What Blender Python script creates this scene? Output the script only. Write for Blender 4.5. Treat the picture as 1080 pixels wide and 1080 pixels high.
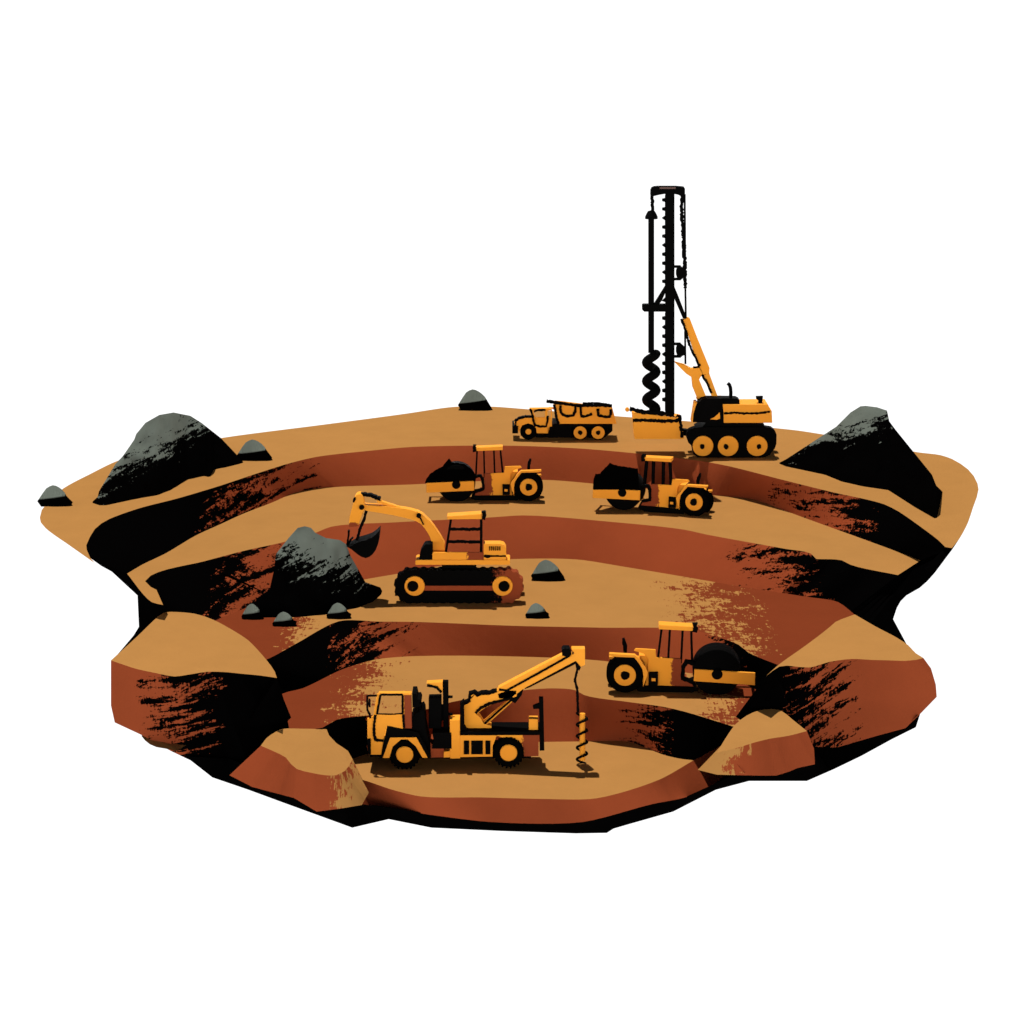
import bpy, bmesh, math, random
from mathutils import Vector, Matrix, noise

# ------------------------------------------------------------------ clean
for o in list(bpy.data.objects):
    bpy.data.objects.remove(o)
C = bpy.context.scene.collection
S = bpy.context.scene
random.seed(7)

# ------------------------------------------------------------------ camera
PITCH = math.radians(13.0)
FPX = 2436.0                       # focal length in 1080-pixel units
CAM = Vector((0.0, -98.24, 34.0))
cd = bpy.data.cameras.new("camera")
cam = bpy.data.objects.new("camera", cd)
C.objects.link(cam)
cam.location = CAM
cam.rotation_euler = (math.pi/2 - PITCH, 0, 0)
cd.sensor_width = 36.0
cd.lens = 36.0*FPX/1080.0
cd.clip_start = 1.0
cd.clip_end = 3000.0
S.camera = cam

# ------------------------------------------------------------------ sky and sun
SUN_TO = Vector((-0.11, 0.28, 0.95)).normalized()
SUN_EL = math.asin(SUN_TO.z)
SUN_AZ = math.atan2(SUN_TO.x, SUN_TO.y)
w = bpy.data.worlds.new("World")
S.world = w
w.use_nodes = True
nt = w.node_tree
nt.nodes.clear()
out = nt.nodes.new("ShaderNodeOutputWorld")
mix = nt.nodes.new("ShaderNodeMixShader")
bg1 = nt.nodes.new("ShaderNodeBackground")
bg2 = nt.nodes.new("ShaderNodeBackground")
sky = nt.nodes.new("ShaderNodeTexSky")
sky.sky_type = 'NISHITA'
sky.sun_disc = False
sky.sun_elevation = SUN_EL
sky.sun_rotation = SUN_AZ
tc = nt.nodes.new("ShaderNodeTexCoord")
sep = nt.nodes.new("ShaderNodeSeparateXYZ")
mr = nt.nodes.new("ShaderNodeMapRange")
mr.interpolation_type = 'SMOOTHSTEP'
mr.inputs['From Min'].default_value = 0.03
mr.inputs['From Max'].default_value = 0.19
mr.inputs['To Min'].default_value = 1.0
mr.inputs['To Max'].default_value = 0.0
L = nt.links.new
L(tc.outputs['Generated'], sep.inputs[0])
L(sep.outputs['Z'], mr.inputs['Value'])
L(mr.outputs[0], mix.inputs[0])
L(sky.outputs[0], bg1.inputs['Color'])
bg1.inputs['Strength'].default_value = 0.012
bg2.inputs['Color'].default_value = (1, 1, 1, 1)      # white surround low down, all round
hz = nt.nodes.new("ShaderNodeMapRange")              # bright horizon band added to light upright faces; plain white below it
hz.inputs['From Min'].default_value = 0.0
hz.inputs['From Max'].default_value = 0.03
hz.inputs['To Min'].default_value = 0.58
hz.inputs['To Max'].default_value = 6.0
L(sep.outputs['Z'], hz.inputs['Value'])
L(hz.outputs[0], bg2.inputs['Strength'])
L(bg1.outputs[0], mix.inputs[1])
L(bg2.outputs[0], mix.inputs[2])
L(mix.outputs[0], out.inputs['Surface'])

sl = bpy.data.lights.new("sun", 'SUN')
sl.energy = 2.5
sl.angle = math.radians(0.5)
sl.color = (1.0, 0.97, 0.92)
sun = bpy.data.objects.new("sun", sl)
C.objects.link(sun)
sun.rotation_euler = SUN_TO.to_track_quat('Z', 'Y').to_euler()
sun.location = (-30, 40, 120)

S.view_settings.view_transform = 'Standard'
S.view_settings.look = 'None'
S.view_settings.exposure = 1.0
S.view_settings.gamma = 1.0
S.view_settings.use_curve_mapping = False
S.cycles.max_bounces = 5

# ------------------------------------------------------------------ projection helpers
def ray(u, v):
    a = (u-540.0)/FPX
    b = -(v-540.0)/FPX
    return Vector((a, math.cos(PITCH)+b*math.sin(PITCH), -math.sin(PITCH)+b*math.cos(PITCH)))
def atz(u, v, z):                  # photo point on a level plane
    d = ray(u, v)
    return CAM + d*((z-CAM.z)/d.z)
def aty(u, v, y):                  # photo point on an upright plane
    d = ray(u, v)
    return CAM + d*((y-CAM.y)/d.y)

# ------------------------------------------------------------------ materials
def lin(r, g, b):
    f = lambda c: (c/255/12.92) if c/255 <= 0.04045 else ((c/255+0.055)/1.055)**2.4
    return (f(r), f(g), f(b))
def scaled(c, k):
    return (c[0]*k, c[1]*k, c[2]*k, 1)

class Mat:
    """small node builder"""
    def __init__(s, name, rough=0.9, spec=0.0):
        s.m = bpy.data.materials.new(name)
        s.m.use_nodes = True
        s.t = s.m.node_tree
        s.b = s.t.nodes['Principled BSDF']
        s.b.inputs['Roughness'].default_value = rough
        s.b.inputs['Specular IOR Level'].default_value = spec
        s.co = None
    def n(s, kind, **kw):
        x = s.t.nodes.new(kind)
        for k, val in kw.items():
            setattr(x, k, val)
        return x
    def link(s, a, b):
        s.t.links.new(a, b)
    def coords(s):
        if s.co is None:
            s.co = s.n('ShaderNodeTexCoord').outputs['Object']
        return s.co
    def math(s, op, a, b=None, c=None):
        x = s.n('ShaderNodeMath', operation=op)
        for i, val in enumerate((a, b, c)):
            if val is None: continue
            if isinstance(val, (int, float)): x.inputs[i].default_value = val
            else: s.link(val, x.inputs[i])
        return x.outputs[0]
    def noise(s, scale=(1, 1, 1), detail=6, rough=0.7, rot=(0, 0, 0), dist=0.0):
        mp = s.n('ShaderNodeMapping')
        mp.inputs['Scale'].default_value = scale
        src = s.coords()
        if any(rot):
            m0 = s.n('ShaderNodeMapping')          # turn first, stretch after
            m0.inputs['Rotation'].default_value = rot
            s.link(src, m0.inputs['Vector'])
            src = m0.outputs[0]
        s.link(src, mp.inputs['Vector'])
        nz = s.n('ShaderNodeTexNoise')
        nz.inputs['Scale'].default_value = 1.0
        nz.inputs['Detail'].default_value = detail
        nz.inputs['Roughness'].default_value = rough
        nz.inputs['Distortion'].default_value = dist
        s.link(mp.outputs[0], nz.inputs['Vector'])
        return nz.outputs['Fac']
    def xyz(s):
        q = s.n('ShaderNodeSeparateXYZ')
        s.link(s.coords(), q.inputs[0])
        return q.outputs
    def ramp(s, val, a, b, ta=0.0, tb=1.0):
        x = s.n('ShaderNodeMapRange')
        x.inputs['From Min'].default_value = a
        x.inputs['From Max'].default_value = b
        x.inputs['To Min'].default_value = ta
        x.inputs['To Max'].default_value = tb
        s.link(val, x.inputs['Value'])
        return x.outputs[0]
    def mixc(s, fac, a, b):
        x = s.n('ShaderNodeMix', data_type='RGBA')
        if isinstance(fac, (int, float)): x.inputs[0].default_value = fac
        else: s.link(fac, x.inputs[0])
        for i, val in ((6, a), (7, b)):
            if isinstance(val, tuple): x.inputs[i].default_value = val
            else: s.link(val, x.inputs[i])
        return x.outputs[2]
    def done(s, col, bump=0.0, bscale=3.0):
        if isinstance(col, tuple): s.b.inputs['Base Color'].default_value = col
        else: s.link(col, s.b.inputs['Base Color'])
        if bump:
            bp = s.n('ShaderNodeBump')
            bp.inputs['Strength'].default_value = bump
            bp.inputs['Distance'].default_value = 0.1
            s.link(s.noise((bscale,)*3, 5, 0.65), bp.inputs['Height'])
            s.link(bp.outputs[0], s.b.inputs['Normal'])
        return s.m
    def grain(s, slope=0.0):
        """dry, streaky grain centred on zero: long broken streaks crossed by short upright ones"""
        a = s.noise((0.40, 0.40, 2.8), 5, 0.60, (0, slope, 0), 0.4)
        b = s.noise((3.0, 3.0, 9.5), 5, 0.72, (0, slope, 0))
        c = s.noise((8.5, 8.5, 2.2), 4, 0.7)
        t = s.math('MULTIPLY_ADD', a, 2.3, -2.2)
        t = s.math('MULTIPLY_ADD', b, 1.2, t)
        return s.math('MULTIPLY_ADD', c, 0.9, t)
    def vary(s, col, amt=0.05, scale=0.6):
        """faint cloudy variation of one colour"""
        n_ = s.noise((scale,)*3, 6, 0.7)
        lo = tuple(c*(1-amt) for c in col[:3])+(1,)
        hi = tuple(c*(1+amt) for c in col[:3])+(1,)
        return s.mixc(s.ramp(n_, 0.3, 0.7), lo, hi)

TAN = lin(192, 137, 75)
BROWN = lin(139, 64, 36)
ORANGE = lin(236, 153, 48)
GREY = lin(92, 98, 90)
TAN_A = scaled(TAN, 0.62)
BROWN_A = scaled(BROWN, 0.84)
ORANGE_A = scaled(ORANGE, 0.93)
GREY_A = scaled(GREY, 0.95)
BLACK_A = (0.0008, 0.0007, 0.0007, 1)
SOOT_A = (0.0016, 0.0015, 0.0014, 1)

def plain(name, col, amt=0.05, rough=0.9, spec=0.0, bump=0.0, scale=0.6):
    m = Mat(name, rough, spec)
    return m.done(m.vary(col, amt, scale), bump)

M = {}
M['sand'] = plain('tan_sand', TAN_A, 0.05, bump=0.12, scale=0.35)
M['clay'] = plain('red_clay', BROWN_A, 0.05, bump=0.15, scale=0.35)
M['coal'] = plain('black_coal_and_shade', BLACK_A, 0.3, bump=0.2)  # black of the coal loads, also shade painted onto the rock body
M['orange'] = plain('orange_paint', ORANGE_A, 0.03, 0.7, 0.03)
M['black'] = plain('black_steel', SOOT_A, 0.2, 0.8, 0.02)
M['rubber'] = plain('black_rubber', SOOT_A, 0.2, 0.95, 0.0)
M['rust'] = plain('rust_brown_steel', scaled(BROWN, 0.95), 0.08, 0.9, 0.0, scale=3)

def rock_wall(name, bands, slope=0.0, base='clay', patch=None):
    """clay rock with deep shade painted black; bands: (x_full, x_gone) spans along the wall"""
    m = Mat(name, 0.95, 0.0)
    x, y, z = m.xyz()
    g = m.grain(slope)
    tot = None
    for a, b in bands:
        r = m.ramp(x, a, b, 1.0, 0.0)
        tot = r if tot is None else m.math('MAXIMUM', tot, r)
    val = m.math('ADD', m.math('SUBTRACT', tot, 0.5), m.math('MULTIPLY', g, 1.0))
    # full zones stay full, bare zones stay bare
    val = m.math('ADD', val, m.ramp(tot, 0.80, 1.0, 0.0, 1.0))
    val = m.math('SUBTRACT', val, m.ramp(tot, 0.0, 0.18, 0.9, 0.0))
    fac = m.ramp(val, -0.015, 0.015)
    base_col = m.vary(BROWN_A if base == 'clay' else TAN_A, 0.05, 0.35)
    return m.done(m.mixc(fac, base_col, BLACK_A), 0.15)

def sand_patch(name, bands, first=None, second=None, slope=0.05, gain=1.0):
    """sand that gives way to bare clay in dry streaks"""
    m = Mat(name, 0.95, 0.0)
    x, y, z = m.xyz()
    r_ = (0, 0, slope)
    a = m.noise((0.40, 0.55, 1), 5, 0.62, r_, 0.4)
    b = m.noise((3.6, 2.6, 1), 4, 0.7, r_)
    c = m.noise((10.0, 0.9, 1), 3, 0.7)
    g = m.math('MULTIPLY_ADD', a, 1.5, -1.95)
    g = m.math('MULTIPLY_ADD', b, 1.5, g)
    g = m.math('MULTIPLY_ADD', c, 0.9, g)
    tot = None
    for p, q in bands:
        r = m.ramp(x, p, q, 1.0, 0.0)
        tot = r if tot is None else m.math('MAXIMUM', tot, r)
    val = m.math('ADD', m.math('SUBTRACT', tot, 0.5), m.math('MULTIPLY', g, gain))
    val = m.math('ADD', val, m.ramp(tot, 0.80, 1.0, 0.0, 1.0))
    val = m.math('SUBTRACT', val, m.ramp(tot, 0.0, 0.18, 0.9, 0.0))
    fac = m.ramp(val, -0.015, 0.015)
    return m.done(m.mixc(fac, m.vary(first or TAN_A, 0.05, 0.35), second or m.vary(scaled(BROWN, 0.60), 0.05, 0.35)), 0.12)

def stone_with_shade(name, p, q, soft, gain, slope=0.0, lift=0.0):
    """grey stone above the line p-q (x, z), shade painted black below, with dry streaks across the join"""
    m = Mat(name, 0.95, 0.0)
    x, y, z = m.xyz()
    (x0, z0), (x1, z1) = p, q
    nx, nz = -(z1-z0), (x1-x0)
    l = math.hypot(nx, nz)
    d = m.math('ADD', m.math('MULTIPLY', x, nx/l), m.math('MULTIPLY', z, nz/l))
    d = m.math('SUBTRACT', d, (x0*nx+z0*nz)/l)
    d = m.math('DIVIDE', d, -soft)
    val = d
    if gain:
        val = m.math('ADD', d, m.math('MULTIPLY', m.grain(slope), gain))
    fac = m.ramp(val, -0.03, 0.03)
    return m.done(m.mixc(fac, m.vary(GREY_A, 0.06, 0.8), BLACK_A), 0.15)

# ------------------------------------------------------------------ mesh helpers
def make(name, bm, mat, parent=None, smooth=None, bevel=0.0):
    bmesh.ops.recalc_face_normals(bm, faces=bm.faces[:])
    me = bpy.data.meshes.new(name)
    bm.to_mesh(me)
    bm.free()
    o = bpy.data.objects.new(name, me)
    C.objects.link(o)
    me.materials.append(mat)
    if parent: o.parent = parent
    if smooth is not None:
        me.shade_smooth() if smooth >= 3.0 else None
        if smooth < 3.0:
            me.shade_smooth()
            me.set_sharp_from_angle(angle=smooth)
    if bevel:
        md = o.modifiers.new('bevel', 'BEVEL')
        md.width = bevel
        md.segments = 2
        md.limit_method = 'ANGLE'
    return o

def structure(o):
    o['kind'] = 'structure'
    return o

def thing(name, label, cat, loc=(0, 0, 0), group=None, rz=0.0):
    o = bpy.data.objects.new(name, None)
    C.objects.link(o)
    o.empty_display_size = 0.5
    o.location = loc
    o.rotation_euler = (0, 0, rz)
    return tag(o, label, cat, group)
def tag(o, label, cat, group=None):
    o['label'] = label
    o['category'] = cat
    if group: o['group'] = group
    return o

def params(pts):
    d = [0.0]
    for a, b in zip(pts, pts[1:]):
        d.append(d[-1]+math.hypot(b[0]-a[0], b[1]-a[1]))
    return [x/d[-1] for x in d]
def sample(pts, ps, t):
    for i in range(len(ps)-1):
        if t <= ps[i+1]+1e-9:
            k = (t-ps[i])/max(ps[i+1]-ps[i], 1e-9)
            return tuple(a+(b-a)*k for a, b in zip(pts[i], pts[i+1]))
    return pts[-1]
def withz(pts, z):
    return [(p[0], p[1], p[2] if len(p) > 2 else z) for p in pts]

def rounded(pts, lim=38.0):
    """soften a contour: flowing through its points, keeping real corners"""
    pts = [tuple(q) for q in pts]
    n_ = len(pts)
    if n_ < 3: return pts
    tan = []
    for i in range(n_):
        if i in (0, n_-1): tan.append(None); continue
        a = (pts[i][0]-pts[i-1][0], pts[i][1]-pts[i-1][1]); b = (pts[i+1][0]-pts[i][0], pts[i+1][1]-pts[i][1])
        la, lb = math.hypot(*a), math.hypot(*b)
        if la < 0.01 or lb < 0.01: tan.append(None); continue
        cs = max(-1, min(1, (a[0]*b[0]+a[1]*b[1])/la/lb))
        if math.degrees(math.acos(cs)) > lim: tan.append(None); continue
        d = (a[0]/la+b[0]/lb, a[1]/la+b[1]/lb); l = math.hypot(*d)
        tan.append((d[0]/l, d[1]/l))
    out_ = []
    for i in range(n_-1):
        p0, p1 = pts[i], pts[i+1]
        l = math.hypot(p1[0]-p0[0], p1[1]-p0[1])
        ch = ((p1[0]-p0[0])/max(l, 1e-6), (p1[1]-p0[1])/max(l, 1e-6))
        k0, k1 = tan[i] or ch, tan[i+1] or ch
        m_ = max(1, min(6, int(l/6)))
        for j in range(m_):
            t = j/m_
            h00, h10, h01, h11 = 2*t**3-3*t*t+1, t**3-2*t*t+t, -2*t**3+3*t*t, t**3-t*t
            q = [h00*p0[c]+h10*l*k0[c]*0.8+h01*p1[c]+h11*l*k1[c]*0.8 for c in (0, 1)]
            q += [p0[c]+(p1[c]-p0[c])*t for c in range(2, len(p0))]
            out_.append(tuple(q))
    out_.append(pts[-1])
    return out_

def sheet(bm, pts, z):
    vs = [bm.verts.new(atz(p[0], p[1], p[2] if len(p) > 2 else z)) for p in pts]
    bm.faces.new(vs)
def loft(bm, A, za, B, zb, by_x=False, rows=1, rough=0.0):
    """wall between two contours of the photo, each at its own height (or with its own z per point)"""
    A = withz(A, za); B = withz(B, zb)
    pa, pb = params(A), params(B)
    ts = sorted(set([round(t, 5) for t in pa+pb]+[i/40 for i in range(41)]))
    prev = None
    for t in ts:
        a = atz(*sample(A, pa, t)); b = atz(*sample(B, pb, t))
        col = []
        for r in range(rows+1):
            p = a.lerp(b, r/rows)
            if rough and 0 < r < rows:
                p += Vector((0, 1, 0))*rough*noise.noise(p*0.5)
            col.append(bm.verts.new(p))
        if prev:
            for r in range(rows):
                bm.faces.new((prev[r], col[r], col[r+1], prev[r+1]))
        prev = col
# ================================================================== TERRAIN
Z1, Z2, Z3, Z4, Z0 = 6.9, 5.2, 3.4, 2.0, 0.0
B1_outer = [(100, 594), (73, 575), (48, 557), (43, 551), (42, 546), (44, 538), (50, 530), (67, 515), (95, 500), (124, 486), (180, 472),
            (233, 462), (340, 448), (430, 436), (466, 430.5), (480, 429), (522, 429), (549, 431), (600, 435), (651, 439), (722, 444),
            (790, 449), (841, 454), (867, 458), (920, 467), (968, 477), (992, 480), (1004, 484), (1013, 489), (1021, 495), (1027, 502), (1031, 510),
            (1032, 516), (1030, 525), (1026, 536), (1021, 551), (1012, 568), (1004, 578)]
B1_front = [(100, 594), (95, 588), (91.5, 580), (91, 575), (95, 566), (100, 558), (107, 552), (115, 547.5), (147, 536), (186, 526), (233, 512),
            (266, 501), (304, 489), (333, 482), (389, 475.5), (433, 471.5), (495, 470), (550, 470.3), (611, 473), (669, 478), (744, 487),
            (770, 492), (829, 507), (882, 520), (915, 527), (933, 532), (947, 539), (977, 560), (990, 570), (997, 577), (1004, 578)]
B2_back = [(134, 605), (150, 595.5), (174, 584), (207, 564.5), (233, 552.6), (257, 541.6), (287, 530), (310, 520), (329, 515.7), (433, 511), (549, 506),
           (584, 506.5), (625, 510), (748, 522), (796, 527), (829, 539), (858, 549.6), (906, 567), (947, 582), (971, 591)]
B2_front = [(134, 605), (160, 635), (172, 638), (165, 622), (159, 619), (153, 613), (159, 607), (215, 592), (257, 581), (298, 572), (330, 563),
            (349, 555.6), (415, 551), (513, 546), (553, 543.6), (640, 550), (722, 558.7), (744, 563.5), (829, 579), (855.5, 584),
            (861, 589.6), (888, 591), (897, 595.6), (947, 606.5), (971, 591)]
B3_back = [(185, 664), (225, 655), (262, 640), (300, 628), (385, 611), (420, 605), (470, 596), (533, 590), (608, 590), (660, 598),
           (720, 608), (778, 618), (852, 629.6), (884, 635), (901, 648), (915, 662)]
B3_front = [(200, 690), (262, 700), (281, 695.6), (312, 679), (358, 655), (400, 655.6), (440, 656), (540, 660), (634, 662), (732, 664.5),
            (752, 670.5), (779, 680), (789, 688), (820, 701), (850, 712)]
B4_back = [(294, 735), (297, 732), (319, 726), (361, 706), (396, 695.6), (438, 692), (593, 694), (636, 697), (700, 706), (787, 722),
           (800, 729), (815, 740)]
B4_front = [(294, 735), (303, 758), (305, 768), (322, 769), (340, 767.5), (355, 759), (384, 755), (446, 749), (474, 741), (552, 728), (582, 726), (607, 728),
            (616, 733), (660, 740), (700, 745.5), (720, 750), (774, 766.5), (800, 775)]
F_back = [(330, 812), (371, 801), (384, 796), (420, 790), (480, 785), (540, 783), (618, 782), (662, 782), (703, 797), (733, 801), (758, 787), (790, 785)]
F_front = [(330, 812), (352, 817), (384, 823), (414, 833), (444, 840), (507, 841), (570, 842.6), (629, 842), (696, 822), (733, 801)]
CL_bot = [(372, 852), (384, 849), (451, 859), (518, 867), (614, 867), (688, 848), (724, 840.6), (740, 833), (774, 818), (800, 812)]

def ground(pts_a, pts_b, z, mat):
    bm = bmesh.new()
    pts = rounded(pts_a)+list(reversed(rounded(pts_b)))
    clean = []
    for p in pts:
        if not clean or math.hypot(p[0]-clean[-1][0], p[1]-clean[-1][1]) > 0.01: clean.append(p)
    if math.hypot(clean[0][0]-clean[-1][0], clean[0][1]-clean[-1][1]) < 0.01: clean.pop()
    sheet(bm, clean, z)
    return structure(make('ground', bm, mat))

def X(u, v, z): return atz(u, v, z).x

ground(B1_outer, B1_front, Z1, M['sand'])
ground(B2_back, B2_front, Z2, M['sand'])
ground(B3_back, B3_front, Z3, sand_patch('sand_with_bare_clay', [(X(282, 660, Z3), X(352, 660, Z3)), (X(845, 650, Z3), X(655, 650, Z3))]))
ground(B4_back, B4_front, Z4, sand_patch('sand_thin_at_the_end', [(X(318, 720, Z4), X(462, 720, Z4)), (X(800, 735, Z4), X(715, 735, Z4))]))
ground(F_back[:10], F_front, Z0, M['sand'])

def wall(A, za, B, zb, mat, rough=0.0, rows=1):
    bm = bmesh.new()
    loft(bm, rounded(A), za, rounded(B), zb, rows=rows, rough=rough)
    return structure(make('terrain', bm, mat, smooth=math.radians(35)))

wall(B1_front[1:], Z1, B2_back, Z2, rock_wall('clay_wall_shaded_ends', [(X(178, 545, 6), X(365, 500, 6)), (X(955, 555, 6), X(790, 520, 6))], 0.22))  # here and on the walls below, shade at the ends is painted black
wall(B2_front[2:], Z2, B3_back, Z3, rock_wall('clay_face_shaded_ends', [(X(200, 615, 4.3), X(335, 600, 4.3)), (X(900, 615, 4.3), X(745, 600, 4.3))], 0.2))
wall(B3_front, Z3, B4_back, Z4, rock_wall('clay_step_shaded_ends', [(X(312, 700, 2.7), X(470, 670, 2.7)), (X(806, 710, 2.7), X(735, 695, 2.7))], 0.35))
wall(B4_front[3:], Z4, F_back, Z0, rock_wall('clay_step_shade_pocket', [(X(384, 775, 1), X(398, 770, 1)), (X(728, 775, 1), X(635, 765, 1))], 0.05))
CL_top = F_front[1:]+[(758, 787), (778, 768)]
wall(CL_top, Z0, CL_bot, -1.0, M['clay'])

# near mounds: level top, clay sides, undercut black base
def mound(top_back, top_front, z, base, mat_side, mat_top=None, back_z=0.3):
    top_back, top_front = rounded(top_back), rounded(top_front)
    bm = bmesh.new()
    sheet(bm, top_back+list(reversed(top_front))[1:-1], z)
    structure(make('ground', bm, mat_top or M['sand']))
    bm = bmesh.new()
    loft(bm, top_front, z, base, 0.0)
    # the hidden rear side
    P = [atz(p[0], p[1], p[2] if len(p) > 2 else z) for p in top_back]
    b0, b1 = base[0], base[-1]
    n_ = len(P)
    cx = sum(p.x for p in P)/n_
    prev = None
    for i, p in enumerate(P):
        lowz = b0[2]+(b1[2]-b0[2])*i/(n_-1)
        if i == 0: q = atz(*b0)
        elif i == n_-1: q = atz(*b1)
        else: q = Vector((p.x+(cx-p.x)*0.55, p.y+0.3, min(lowz, back_z)))
        a, b = bm.verts.new(p), bm.verts.new(q)
        if prev: bm.faces.new((prev[0], a, b, prev[1]))
        prev = (a, b)
    return structure(make('hill', bm, mat_side, smooth=math.radians(35)))

ZM = 4.5
hillL = mound([(117, 696.5), (146, 670), (167, 650), (173, 646), (187, 645.5), (204, 647), (217, 650.5), (230, 656), (247, 665.5), (261.5, 675), (281, 696), (289.6, 708), (292, 715)],
      [(117, 696.5), (144, 705.5), (165, 710), (184, 713.5), (196, 712), (218.5, 708.5), (240, 709), (254, 710.5), (275, 712.5), (292, 715)], ZM,
      [(117, 744, 2.35), (121, 762, 1.75), (150, 775.5, 1.5), (180, 792, 1.0), (201, 802, 0.6), (242, 802, 0.6), (262, 806, 0.6), (300, 790, 0.9), (310, 770, 1.4), (308, 759, 1.9), (297, 732, 3.2)],
      rock_wall('hill_clay_with_shade_side', [(X(268, 745, 2.5), X(125, 745, 2.5))], 0.25))  # shaded right side of the hill painted black
hillR = mound([(808, 713), (820, 702), (848, 682), (868, 667), (876, 660.5), (881, 656), (901.5, 648), (924, 661), (946, 672.6), (958, 680.6), (966, 689), (974, 694)],
      [(808, 713), (822, 703), (830, 702), (843, 703.5), (854, 704), (875, 698), (898.5, 695), (919, 696), (937, 696.5), (955, 697), (966, 696), (974, 694)], ZM,
      [(776, 756, 2.0), (780, 770, 1.6), (800, 782, 1.2), (830, 789, 0.9), (858, 790, 0.6), (884, 788, 0.6), (925, 776, 1.0), (955, 768, 1.3), (971, 752.5, 1.9), (988, 735, 2.6), (987, 722, 3.2), (982, 705, 4.0)],
      rock_wall('hill_clay_shade_flank', [(X(800, 735, 3), X(935, 735, 3))], 0.45))  # shaded left flank painted black
ZS = 2.2
hillSL = mound([(275, 786.5, 2.2), (281, 778.5, 2.25), (297, 769, 2.25), (318, 768.5, 2.1), (344.4, 769, 1.9), (347, 775.5, 1.75), (355, 784, 1.55), (367, 792, 1.3), (372, 801, 1.15)],
      [(275, 786.5, 2.2), (290, 793, 2.05), (301.5, 799, 1.9), (307, 806, 1.75), (313, 811, 1.65), (328, 815, 1.5), (342, 817.5, 1.35), (355, 817.6, 1.2), (364, 813, 1.15), (372, 801, 1.15)], ZS,
      [(242, 817.6, 1.1), (266, 830, 0.7), (310, 841.6, 0.3), (334, 856, -0.3), (358, 853, -0.4), (381.5, 849, -0.55), (389, 836, -0.2), (383, 824, 0.3)],
      sand_patch('clay_with_blown_sand', [(X(392, 838, 1), X(330, 835, 1))], BROWN_A, TAN_A, gain=1.0), back_z=1.0)
hillSR = mound([(756, 794), (765, 779), (775.6, 764), (787, 755), (801, 749), (823, 749), (836, 759), (851, 771)],
      [(756, 794), (780, 788), (796, 783), (812.6, 779), (832, 776), (851, 771)], 2.75,
      [(736, 812, 1.4), (756, 817, 1.3), (775.6, 817.5, 1.3), (800, 818, 1.3), (818.5, 818, 1.3), (832, 814, 1.3), (841, 810, 1.3), (859.5, 806, 1.2), (858.5, 789.6, 1.7)],
      sand_patch('clay_with_sand_dust', [(X(742, 808, 1), X(795, 800, 1))], BROWN_A, TAN_A, gain=1.0), back_z=1.9)

# the undercut base of the whole block, its shade put into a black colour
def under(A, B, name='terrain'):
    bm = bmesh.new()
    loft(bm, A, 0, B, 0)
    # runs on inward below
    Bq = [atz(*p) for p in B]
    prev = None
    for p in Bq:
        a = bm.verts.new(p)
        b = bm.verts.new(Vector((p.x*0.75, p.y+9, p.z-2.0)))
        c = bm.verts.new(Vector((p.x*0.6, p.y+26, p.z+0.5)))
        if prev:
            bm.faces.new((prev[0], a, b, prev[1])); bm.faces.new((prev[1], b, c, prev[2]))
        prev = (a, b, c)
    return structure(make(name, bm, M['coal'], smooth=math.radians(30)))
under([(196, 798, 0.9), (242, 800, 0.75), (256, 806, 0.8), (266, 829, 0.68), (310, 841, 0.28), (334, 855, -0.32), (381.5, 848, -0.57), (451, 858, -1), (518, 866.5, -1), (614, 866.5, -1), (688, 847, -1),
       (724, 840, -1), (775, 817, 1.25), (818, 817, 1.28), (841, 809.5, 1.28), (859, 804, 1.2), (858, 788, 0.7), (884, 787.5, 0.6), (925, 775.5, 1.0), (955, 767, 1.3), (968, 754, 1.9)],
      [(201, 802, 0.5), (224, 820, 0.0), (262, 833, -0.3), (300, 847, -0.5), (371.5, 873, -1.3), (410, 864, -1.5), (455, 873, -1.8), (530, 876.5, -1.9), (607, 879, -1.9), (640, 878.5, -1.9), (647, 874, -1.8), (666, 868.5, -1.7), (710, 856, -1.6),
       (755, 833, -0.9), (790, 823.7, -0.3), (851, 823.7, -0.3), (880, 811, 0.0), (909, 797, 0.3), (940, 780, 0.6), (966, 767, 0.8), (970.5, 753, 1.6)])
# sand showing at the foot of the left hill
bm = bmesh.new()
chip = [atz(u, v, 1.35) for u, v in [(149, 776), (153, 781), (158, 785), (165, 788), (174, 789.5), (186, 792), (180, 787), (164, 780)]]
ca = [bm.verts.new(q) for q in chip]
cb = [bm.verts.new(q+Vector((0.9, 2.5, -0.1))) for q in chip]
bm.faces.new(ca); bm.faces.new(list(reversed(cb)))
for i in range(len(ca)):
    j = (i+1) % len(ca)
    bm.faces.new((ca[i], ca[j], cb[j], cb[i]))
structure(make('ground', bm, M['sand']))
# rock joining the near hills to the pit
for x0, x1 in ((-16.0, -9.7), (10.5, 16.5)):
    bm = bmesh.new()
    bmesh.ops.create_cube(bm, size=1.0, matrix=Matrix.Translation(((x0+x1)/2, 7.5, 1.45)) @ Matrix.Diagonal((x1-x0, 13.0, 0.9, 1)))
    structure(make('terrain', bm, M['coal']))

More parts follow.
